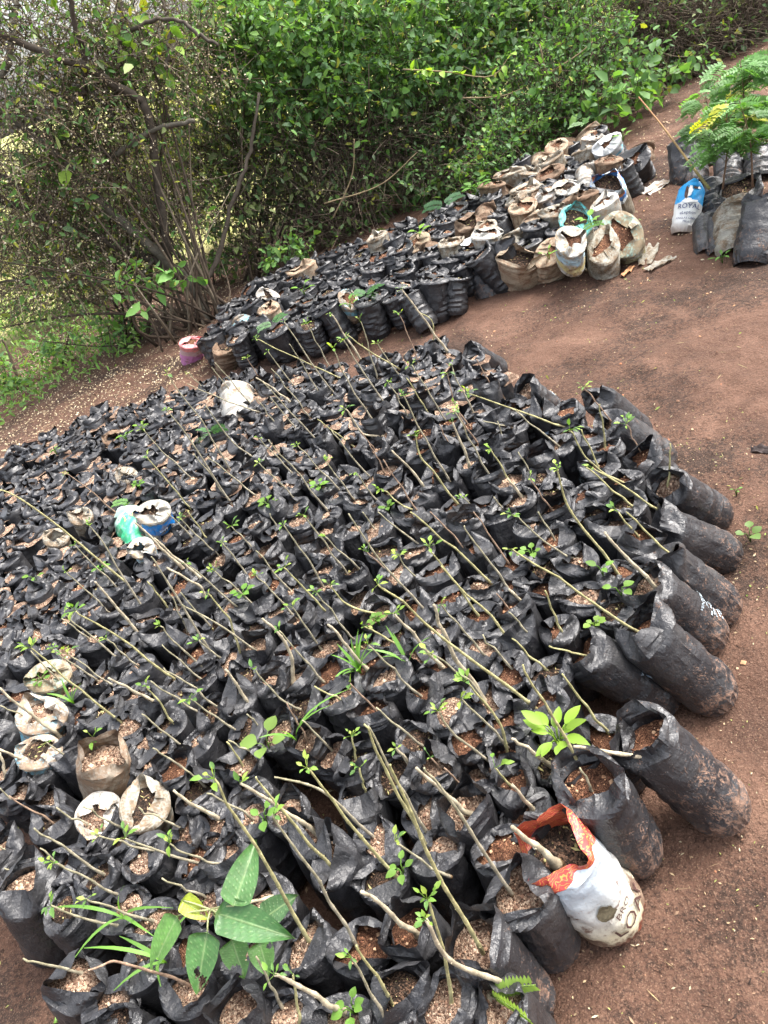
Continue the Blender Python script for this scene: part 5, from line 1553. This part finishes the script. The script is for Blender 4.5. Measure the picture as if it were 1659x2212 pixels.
def shrub(name, base, clumps, label, cat='shrub', leaf=(.045, .022), pal=MIDG, nleaf=3000, ntwig=700, yellow=.02, blossoms=0, tlen=(.12, .40), up=.75, group='hedge along the back', twc=None, tr=(.0032, .0012)):
    """clumps: (centre, radii) ellipsoids of foliage reached by stems from base"""
    t = thing(name, base, label, cat, group)
    base = np.asarray(base, float)
    cen = np.array([c for c, _ in clumps], float); rad = np.array([r for _, r in clumps], float)
    w = np.prod(rad, 1) ** .67; w /= w.sum()
    loc = lambda me, nm: link(nm, me, t)
    inv = Matrix.Translation(-t.location)
    # stems
    mb = MB()
    for c, r in zip(cen, rad):
        for q in range(3):
            e = c + RG.normal(0, .5, 3) * r
            f = base + RG.normal(0, 1, 3) * (.10, .07, 0); f[2] = -.03
            m = (f * .55 + e * .45) + RG.normal(0, .08, 3)
            Q = spline([f, m, e], 9)
            mb.tube(Q, np.linspace(RG.uniform(.008, .016), .003, 9), 5, 0, (*(TW[RG.integers(0, 4)] * RG.uniform(.7, 1.3)), 1))
    o = loc(mb.build('stems', M_TWIG), 'stems'); o['kind'] = 'stuff'; o.matrix_parent_inverse = inv
    # twigs
    k = RG.choice(len(cen), ntwig, p=w)
    u = RG.normal(0, 1, (ntwig, 3)); u /= np.linalg.norm(u, axis=1, keepdims=True)
    rr = RG.random(ntwig) ** .42
    st = cen[k] + u * rr[:, None] * rad[k] * .95
    d = u * .8 + RG.normal(0, .6, (ntwig, 3)) + np.array([0, -.25, .25]); d /= np.linalg.norm(d, axis=1, keepdims=True)
    L = RG.uniform(*tlen, ntwig)
    bend = RG.normal(0, .35, (ntwig, 3)) + np.array([0, 0, -.25])
    s = np.linspace(-.5, .5, 5)
    P = st[:, None] + d[:, None] * (s[None, :, None] * L[:, None, None]) + bend[:, None] * ((s + .5) ** 2)[None, :, None] * L[:, None, None] * .45
    P[..., 2] = np.maximum(P[..., 2], .01)
    tc = (TW if twc is None else twc)[RG.integers(0, 4, ntwig)] * RG.uniform(.7, 1.4, (ntwig, 1))
    o = loc(batch_tubes(P, RG.uniform(.6, 1.3, ntwig) * tr[0], RG.uniform(.8, 1.2, ntwig) * tr[1], tc, 'twigs', M_TWIG), 'twigs'); o['kind'] = 'stuff'; o.matrix_parent_inverse = inv
    # leaves sit on the twigs
    if nleaf:
        q = RG.integers(0, ntwig, nleaf); f = RG.uniform(.15, 1, nleaf) * 3.999
        i0 = f.astype(int); fr = (f - i0)[:, None]
        pb = P[q, i0] * (1 - fr) + P[q, i0 + 1] * fr
        td = P[q, i0 + 1] - P[q, i0]; td /= np.linalg.norm(td, axis=1, keepdims=True) + 1e-9
        ld = td * .5 + RG.normal(0, .75, (nleaf, 3)) + np.array([0, -.1, -.10])
        sz = np.exp(RG.normal(0, .28, nleaf))
        col = pal[RG.integers(0, len(pal), nleaf)] * RG.uniform(.72, 1.3, (nleaf, 1))
        yl = RG.random(nleaf) < yellow
        col[yl] = np.array((.32, .34, .05)) * RG.uniform(.7, 1.2, (yl.sum(), 1))
        o = loc(batch_leaves(pb, ld, leaf[0] * sz, leaf[1] * sz * RG.uniform(.8, 1.2, nleaf), col, 'foliage', M_LEAF2, .25, up), 'foliage'); o['kind'] = 'stuff'; o.matrix_parent_inverse = inv
    if blossoms:
        q = RG.integers(0, ntwig, blossoms); i0 = RG.integers(0, 5, blossoms)
        pb = P[q, i0] + RG.normal(0, .012, (blossoms, 3))
        a = RG.normal(0, 1, (blossoms, 3)); a /= np.linalg.norm(a, axis=1, keepdims=True)
        b = np.cross(a, RG.normal(0, 1, (blossoms, 3))); b /= np.linalg.norm(b, axis=1, keepdims=True)
        sz = RG.uniform(.0035, .0085, (blossoms, 1))
        V = np.stack([pb - a * sz, pb - b * sz, pb + a * sz, pb + b * sz], 1).reshape(-1, 3)
        c = np.array([(.44, .38, .26), (.36, .29, .18), (.52, .47, .35), (.26, .20, .12)])[RG.integers(0, 4, blossoms)]
        o = loc(mesh('blossom', V, np.arange(4 * blossoms).reshape(-1, 4), M_GRAIN, None, False, np.repeat(np.hstack([c, np.ones((blossoms, 1))]), 4, 0)), 'blossom')
        o.matrix_parent_inverse = inv; o['kind'] = 'stuff'
    return t
def cl(x, y, Y, rx, ry=None, rz=None):
    return (atp(x, y, Y), (rx, ry or rx * .7, rz or rx * .8))

# front shrubs, left to right
shrub('creeper_shrub', at(560, 620) + [0, .35, 0], [cl(560, 120, 6.6, .55, .4, .42), cl(480, 60, 6.6, .35), cl(620, 220, 6.5, .4), cl(680, 60, 6.7, .45)],
      'leafy mid green creeper shrub at the top left of centre', leaf=(.054, .031), pal=BRIGHT, nleaf=4600, ntwig=520, yellow=.02)
shrub('creeper_shrub', at(800, 480) + [0, .5, 0], [cl(800, 60, 6.6, .55, .4, .40), cl(880, 150, 6.5, .42), cl(950, 30, 6.8, .5), cl(760, 190, 6.4, .35)],
      'leafy mid green creeper shrub at the top centre', leaf=(.052, .030), pal=BRIGHT, nleaf=4800, ntwig=560, yellow=.02)
shrub('creeper_shrub', at(1000, 400) + [0, .5, 0], [cl(1060, 60, 6.7, .5), cl(1020, 170, 6.5, .42), cl(1150, 30, 6.8, .45)],
      'leafy green creeper shrub right of the top centre', leaf=(.052, .030), pal=np.vstack([BRIGHT, MIDG]), nleaf=3400, ntwig=640, yellow=.03)
shrub('twiggy_shrub', at(600, 560) + [0, .3, 0], [cl(560, 330, 6.5, .45, .35, .45), cl(500, 440, 6.4, .35), cl(640, 430, 6.4, .38), cl(430, 330, 6.6, .4), cl(520, 540, 6.3, .3, .2, .2)],
      'dark twiggy shrub left of centre with oval leaves', leaf=(.050, .024), pal=np.vstack([OLIVE, DARKG]), nleaf=2300, ntwig=1500, yellow=.02, blossoms=500)
shrub('twiggy_shrub', at(760, 490) + [0, .3, 0], [cl(720, 320, 6.5, .42), cl(800, 330, 6.5, .42), cl(760, 430, 6.3, .36, .3, .25), cl(690, 480, 6.3, .28, .2, .2)],
      'dark twiggy shrub at the centre with tangled bare stems', leaf=(.045, .022), pal=np.vstack([OLIVE, DARKG, MIDG]), nleaf=1800, ntwig=1700, tlen=(.2, .6), yellow=.02, blossoms=300)
shrub('twiggy_shrub', at(950, 420) + [0, .3, 0], [cl(900, 290, 6.5, .45), cl(980, 270, 6.4, .4), cl(930, 390, 6.2, .35, .25, .25)],
      'dark leafy shrub right of the tangled bare stems', leaf=(.044, .022), pal=np.vstack([MIDG, DARKG]), nleaf=2600, ntwig=1100, yellow=.015)
shrub('small_leaved_bush', at(1160, 330) + [0, .25, 0], [cl(1150, 230, 6.1, .36, .3, .36), cl(1090, 310, 5.9, .30), cl(1200, 140, 6.3, .36), cl(1040, 360, 5.8, .24, .2, .2)],
      'bright small leaved bush behind the back bed, right of centre', leaf=(.034, .020), pal=BRIGHT, nleaf=5200, ntwig=800, yellow=.02)
shrub('small_leaved_bush', at(1260, 265) + [0, .25, 0], [cl(1250, 200, 6.0, .32), cl(1290, 110, 6.2, .36), cl(1220, 50, 6.6, .4)],
      'small leaved bush at the right end of the hedge front', leaf=(.036, .021), pal=np.vstack([BRIGHT, MIDG]), nleaf=4000, ntwig=800, yellow=.02)
shrub('broad_leaved_weed', at(1390, 225) + [0, .05, 0], [cl(1400, 160, 6.0, .30, .22, .18), cl(1350, 200, 5.8, .22, .18, .13), cl(1310, 230, 5.6, .2, .15, .12)],
      'clump of broad heart shaped leaves low at the path end', leaf=(.075, .050), pal=BRIGHT, nleaf=330, ntwig=90, group='weeds at the foot of the hedge')
shrub('bare_stemmed_shrub', at(1440, 150) + [0, .3, 0], [cl(1380, 60, 6.7, .5), cl(1480, 90, 6.6, .42), cl(1450, 0, 6.9, .5)],
      'bare stemmed brown shrub at the top right', leaf=(.048, .026), pal=np.vstack([MIDG, OLIVE]), nleaf=1100, ntwig=1700, tlen=(.2, .7), yellow=.03)
shrub('bare_stemmed_shrub', at(1600, 110) + [0, .3, 0], [cl(1560, 50, 6.8, .45), cl(1640, 40, 6.8, .45), cl(1600, -40, 7.1, .5)],
      'bare stemmed brown shrub in the top right corner', leaf=(.046, .026), pal=np.vstack([MIDG, OLIVE]), nleaf=900, ntwig=1700, tlen=(.2, .7), yellow=.02)
# low weeds along the foot
for k, (a, b, n, lab) in enumerate([(640, 590, 240, 'low green weed at the foot of the hedge, left of centre'), (480, 610, 200, 'low green weed beside the thorn tree trunk'), (820, 480, 260, 'low green weed at the hedge foot in the centre'),
                                    (905, 440, 320, 'low bright weed behind the back bed'), (1000, 385, 300, 'low bright weed left of the small leaved bush'), (1100, 350, 300, 'low weed under the small leaved bush'),
                                    (1500, 175, 160, 'low weed on the bank at the right'), (1240, 275, 240, 'low weed behind the beige sacks')]):
    p = at(a, b); shrub('foot_weed', p + [0, .1, 0], [(p + [0, .1, .14], (.24, .15, .13))], lab, 'weed', leaf=(.045, .028), pal=BRIGHT, nleaf=n, ntwig=80, tlen=(.06, .2), group='weeds at the foot of the hedge')
# darker growth behind, closing the hedge
for k, (a, b, Y, n, lab) in enumerate([(600, 250, 7.7, 5200, 'dense dark growth behind the left of the hedge'), (820, 200, 7.8, 6000, 'dense dark growth behind the centre of the hedge'),
                                       (1020, 150, 7.9, 6000, 'dense dark growth behind the small leaved bush'), (1240, 60, 8.0, 6000, 'dense dark growth behind the right of the hedge'), (1480, -20, 8.2, 6000, 'dense dark growth behind the bare stems')]):
    p = atp(a, b, Y)
    shrub('rear_shrub', (p[0], p[1], 0), [(np.array([p[0], p[1], .55]), (.85, .5, .55)), (np.array([p[0] - .3, p[1], 1.3]), (.85, .5, .6)), (np.array([p[0] + .3, p[1] + .1, 2.1]), (.85, .5, .6))], lab,
          leaf=(.060, .034), pal=np.vstack([DARKG, MIDG]), nleaf=n, ntwig=1300, tlen=(.2, .6), group='growth behind the hedge')

# ---- the thorn tree at the left with its bare branches
tb = at(445, 690); TY = float(tb[1])
tree = thing('thorn_tree', tb, 'grey thorn tree with bare crossing branches and cream blossom at the left', 'tree')
inv = Matrix.Translation(-tree.location)
BRN = [([(443, 690), (407, 613), (367, 573), (307, 517), (240, 457), (167, 383), (67, 287), (-20, 225)], .045, .020, 0),
       ([(400, 605), (330, 560), (233, 523), (100, 470), (-30, 420)], .036, .026, .15),
       ([(367, 573), (345, 420), (320, 253), (300, 213), (247, 183), (200, 153), (117, 123), (-10, 70)], .030, .020, -.1),
       ([(240, 340), (300, 297), (360, 273), (420, 262)], .020, .014, -.1), ([(57, 280), (140, 310), (240, 340), (300, 420)], .014, .010, .1),
       ([(180, 205), (183, 133), (167, 67), (147, -20)], .016, .016, -.2), ([(7, 170), (30, 60), (37, -20)], .018, .016, .2),
       ([(283, 67), (333, 43), (387, 43), (427, 73), (470, 100)], .013, .010, -.25), ([(255, 130), (265, 60), (258, -15)], .018, .015, .2),
       ([(187, 187), (240, 245), (293, 300)], .012, .010, .1), ([(60, 430), (30, 395), (-10, 370)], .016, .012, .3), ([(360, 150), (365, 70), (350, -10)], .013, .010, .3),
       ([(330, 560), (300, 600), (250, 610), (100, 600), (-20, 610)], .014, .008, .0), ([(420, 640), (470, 560), (500, 440), (540, 330), (560, 200)], .022, .010, .3)]
for k, (P, r0, r1, dy) in enumerate(BRN):
    Q = np.array([atp(a, b, TY + .12 + dy * (i / (len(P) - 1) if i else 0)) for i, (a, b) in enumerate(P)])
    if k == 0: Q[0] = tb - [0, 0, .05]
    Q = spline(Q, 26)
    Q[1:-1] += RG.normal(0, .006, (24, 3))
    mb = MB(); r = np.linspace(r0, r1, 26) * RG.uniform(.9, 1.1, 26)
    mb.tube(Q, r, 8, 0, (.070, .058, .046, 1) if k % 3 else (.105, .095, .075, 1))
    o = link('trunk' if k == 0 else 'branch', mb.build('branch', M_TWIG), tree); o.matrix_parent_inverse = inv
# fine twigs and blossom of the tree: clumps spread through its crown
cen = [cl(a, b, TY + dy, r, .5, r * .9) for a, b, r, dy in [(60, 60, .75, .3), (250, 50, .6, .5), (90, 230, .7, .2), (260, 200, .6, .3), (60, 400, .7, .2), (220, 380, .6, .4), (80, 560, .6, .1), (250, 560, .5, .3), (400, 120, .5, .6), (390, 440, .4, .5)]]
crown = shrub('tmp', tb, cen, 'x', leaf=(.045, .020), pal=np.vstack([OLIVE * 1.3, MIDG, BRIGHT]), nleaf=7500, ntwig=4600, yellow=.08, blossoms=24000, tlen=(.12, .45), twc=TW * 1.3, tr=(.0032, .0012))
for ch in list(crown.children):
    nm = ch.name.split('.')[0]
    ch.parent = tree; ch.matrix_parent_inverse = inv
    ch.name = {'stems': 'inner_branches', 'twigs': 'twigs', 'foliage': 'crown', 'blossom': 'blossom'}[nm]
bpy.data.objects.remove(crown)
for k, (a, b, Y, lab) in enumerate([(60, 470, 8.0, 'tan twiggy thicket full of cream blossom behind the thorn tree, left'), (240, 470, 7.9, 'tan twiggy thicket full of cream blossom behind the thorn tree, right')]):
    p = atp(a, b, Y)
    shrub('blossom_thicket', (p[0], p[1], 0), [(np.array([p[0], p[1], .45]), (.95, .45, .5)), (np.array([p[0] + .2, p[1], 1.05]), (.8, .4, .45))], lab, leaf=(.04, .018), pal=OLIVE * 1.4, nleaf=1500, ntwig=2200,
          tlen=(.15, .45), blossoms=9000, group='thickets behind the thorn tree', twc=TW * 1.5)
# pale creeper leaves hanging in the tree
shrub('hanging_creeper', tb + [-.3, -.1, 0], [cl(330, 620, TY - .2, .22, .15, .10), cl(280, 590, TY - .2, .15, .1, .1), cl(370, 600, TY - .2, .15, .1, .1)],
      'spray of pointed pale green leaves hanging before the tree trunk', 'creeper', leaf=(.085, .042), pal=np.array([(.11, .24, .06), (.14, .28, .07)]), nleaf=70, ntwig=16, tlen=(.2, .4), group=None)
shrub('hanging_creeper', tb + [-.5, .3, 0], [cl(230, 60, TY + .2, .3, .2, .25), cl(300, 90, TY + .2, .25, .2, .2), cl(110, 330, TY + .3, .25, .2, .2)],
      'scattered heart shaped yellow green leaves high in the thorn tree', 'creeper', leaf=(.085, .058), pal=np.array([(.14, .27, .05), (.22, .34, .05), (.09, .18, .05)]), nleaf=90, ntwig=30, tlen=(.2, .5), group=None)
# sunlit scrub beyond, seen through the tree
for k, (x, y, r, h, n, lab) in enumerate([(-4.6, 12.5, 1.1, 1.0, 2600, 'pale sunlit scrub beyond the thorn tree, far left'), (-2.4, 13.5, 1.2, .9, 2600, 'pale sunlit scrub beyond the thorn tree, middle'), (-.6, 12.0, 1.1, 1.2, 2800, 'pale sunlit scrub beyond the thorn tree, right'),
                                          (-7.5, 20, 2.2, 2.6, 2600, 'distant bush at the far left horizon'), (1.5, 14.5, 1.6, 1.8, 3000, 'tall scrub behind the hedge centre')]):
    shrub('distant_scrub', (x, y, 0), [(np.array([x, y, h * .5]), (r, r * .6, h * .55)), (np.array([x + r * .6, y, h * .35]), (r * .7, r * .5, h * .4))], lab, leaf=(.10, .05),
          pal=np.array([(.24, .30, .06), (.34, .36, .11), (.45, .40, .20), (.18, .25, .05)]), nleaf=n, ntwig=400, tlen=(.3, .8), yellow=.1, group='scrub beyond the hedge')

# ---- weeds and grass at the left below the tree
wp = [tuple(at(a, b)[:2]) for a, b in [(-60, 640), (120, 660), (260, 690), (330, 745), (250, 790), (180, 830), (100, 870), (0, 925), (-80, 950)]]
n = 16000
x = RG.uniform(min(p[0] for p in wp), max(p[0] for p in wp), n); y = RG.uniform(min(p[1] for p in wp), max(p[1] for p in wp), n)
k = in_poly(x, y, wp) & (fbm(x * 2, y * 2, 3) > RG.uniform(-.5, .15, n)); g = on_ground(x[k], y[k]); n = len(g)
h = RG.uniform(.03, .22, n)
P = g + np.stack([RG.normal(0, .03, n), RG.normal(0, .03, n), h * RG.uniform(.2, 1, n)], -1)
D = RG.normal(0, .8, (n, 3)) + np.array([0, 0, .6])
col = np.array([(.12, .24, .05), (.17, .30, .07), (.22, .33, .10), (.09, .18, .045)])[RG.integers(0, 4, n)] * RG.uniform(.8, 1.25, (n, 1))
L = RG.uniform(.025, .07, n)
tag(link('weed_patch', batch_leaves(P, D, L, L * RG.uniform(.14, .5, n), col, 'weed_patch', M_LEAF2)), 'sunlit grass and weeds below the thorn tree at the left', 'weeds', kind='stuff')
for a, b, lab in [(275, 745, 'leafy weed at the end of the grassy strip near the black bags'), (150, 770, 'bright leafy weed in the middle of the grassy strip'), (20, 840, 'leafy weed at the left edge on the grassy strip')]:
    p = at(a, b); shrub('foot_weed', p, [(p + [0, 0, .13], (.22, .16, .12))], lab, 'weed', leaf=(.05, .022), pal=BRIGHT * 1.3, nleaf=220, ntwig=60, tlen=(.06, .2), group='weeds at the foot of the hedge')
# long pale arching stems in front of the hedge
for k, (P, lab) in enumerate([([(1165, 95), (1185, 165), (1235, 205), (1280, 190)], 'tan arching vine stem before the bright bush'), ([(1175, 165), (1245, 120), (1280, 90)], 'second tan vine stem branching right before the bright bush'),
                              ([(870, 150), (960, 155), (1060, 165), (1105, 115)], 'long pale shoot with yellow leaves across the top centre'), ([(700, 440), (820, 400), (900, 330)], 'grey dead stick leaning low in the hedge centre'),
                              ([(720, 470), (760, 380), (765, 300)], 'thin upright tan stem in the hedge centre'), ([(1000, 212), (1080, 208), (1130, 190)], 'brown bare shoot right of the hedge centre')]):
    Q = spline([atp(a, b, 6.0) for a, b in P], 14)
    mb = MB(); mb.tube(Q, np.linspace(.006, .003, 14), 5, 0, (.22, .17, .10, 1))
    v = thing('vine_stem', Q[0], lab, 'stem', 'loose stems before the hedge')
    o = link('stem', mb.build('vine_stem', M_TWIG), v); o.matrix_parent_inverse = Matrix.Translation(-v.location)
    if 'yellow' in lab:
        for j in range(16):
            mb = MB(); V, F = leaf_blade(.075, .042, .2, .3, 5); d = RG.normal(0, 1, 3); d[1] = -abs(d[1])
            mb.add(Q[j % 13 + 1] + V @ frame_xz(d), F, 0, (*(np.array((.22, .36, .045)) * RG.uniform(.8, 1.3)), 1))
            o = link('leaf', mb.build('vine_leaf', M_LEAF), v); o.matrix_parent_inverse = Matrix.Translation(-v.location)
# ------------------------------------------------------------------ labels that single each bag out
rows = {}
for t, info, soil, film, where, group, name in label_rows:
    p = np.array(t.location); q = t.rotation_quaternion @ Vector((0, 0, BS * t.scale[2])); p = p + np.array(q)
    u, v = pix(p)
    if where == 'back' or isinstance(where, tuple):
        feat = 'crumpled %s sack' % where[1] if isinstance(where, tuple) else {0: 'open black bag', 1: 'half closed black bag', 2: 'crumpled shut black bag'}[0 if film in I_OPEN else 1 if film in I_HALF else 2]
        marks = [('the pink packet', (406, 732)), ('the cloudy clear sack', (723, 684)), ('the white packet with green edge', (1014, 527)), ('the gaping beige sack', (1118, 552)), ('the blue topped clear sack', (1312, 396)), ('the leafy plant by the hedge', (1030, 400))]
        place = 'in the back bed'
    else:
        rim = 'open' if film in I_OPEN else 'folded' if film in I_HALF else 'crumpled'
        if info:
            k, L = max(info, key=lambda a: a[1])
            size = 'stubby' if L < .10 else 'short' if L < .2 else 'long' if L > .36 else 'middling'
            tip = ' leafy tipped' if k.endswith('l') else ''
            two = 'twin ' if len(info) > 1 else ''
            feat = f'{rim} bag, {two}{size}{tip} {KIND_WORD[k[0]]} cutting'
        else:
            feat = f'{rim} bag of {SOIL_WORD[soil]}, no cutting'
        marks = LANDMARKS; place = ''
    dist = [(math.hypot(u - m[1][0], v - m[1][1]), j) for j, m in enumerate(marks)]
    dd, j = min(dist)
    rows.setdefault((feat, marks[j][0], group), []).append((dd, t))
for (feat, mark, group), lst in rows.items():
    lst.sort(key=lambda a: a[0])
    for k, (dd, t) in enumerate(lst):
        near = 'nearest to' if len(lst) > 1 or True else 'near'
        lab = f'{feat}, {ordinal(k)}nearest to {mark}'
        lab = lab.replace('open bag, ', 'bag, ') if len(lab.split()) > 16 else lab
        tag(t, lab, 'sack' if 'sacks' in group else 'bag', group)
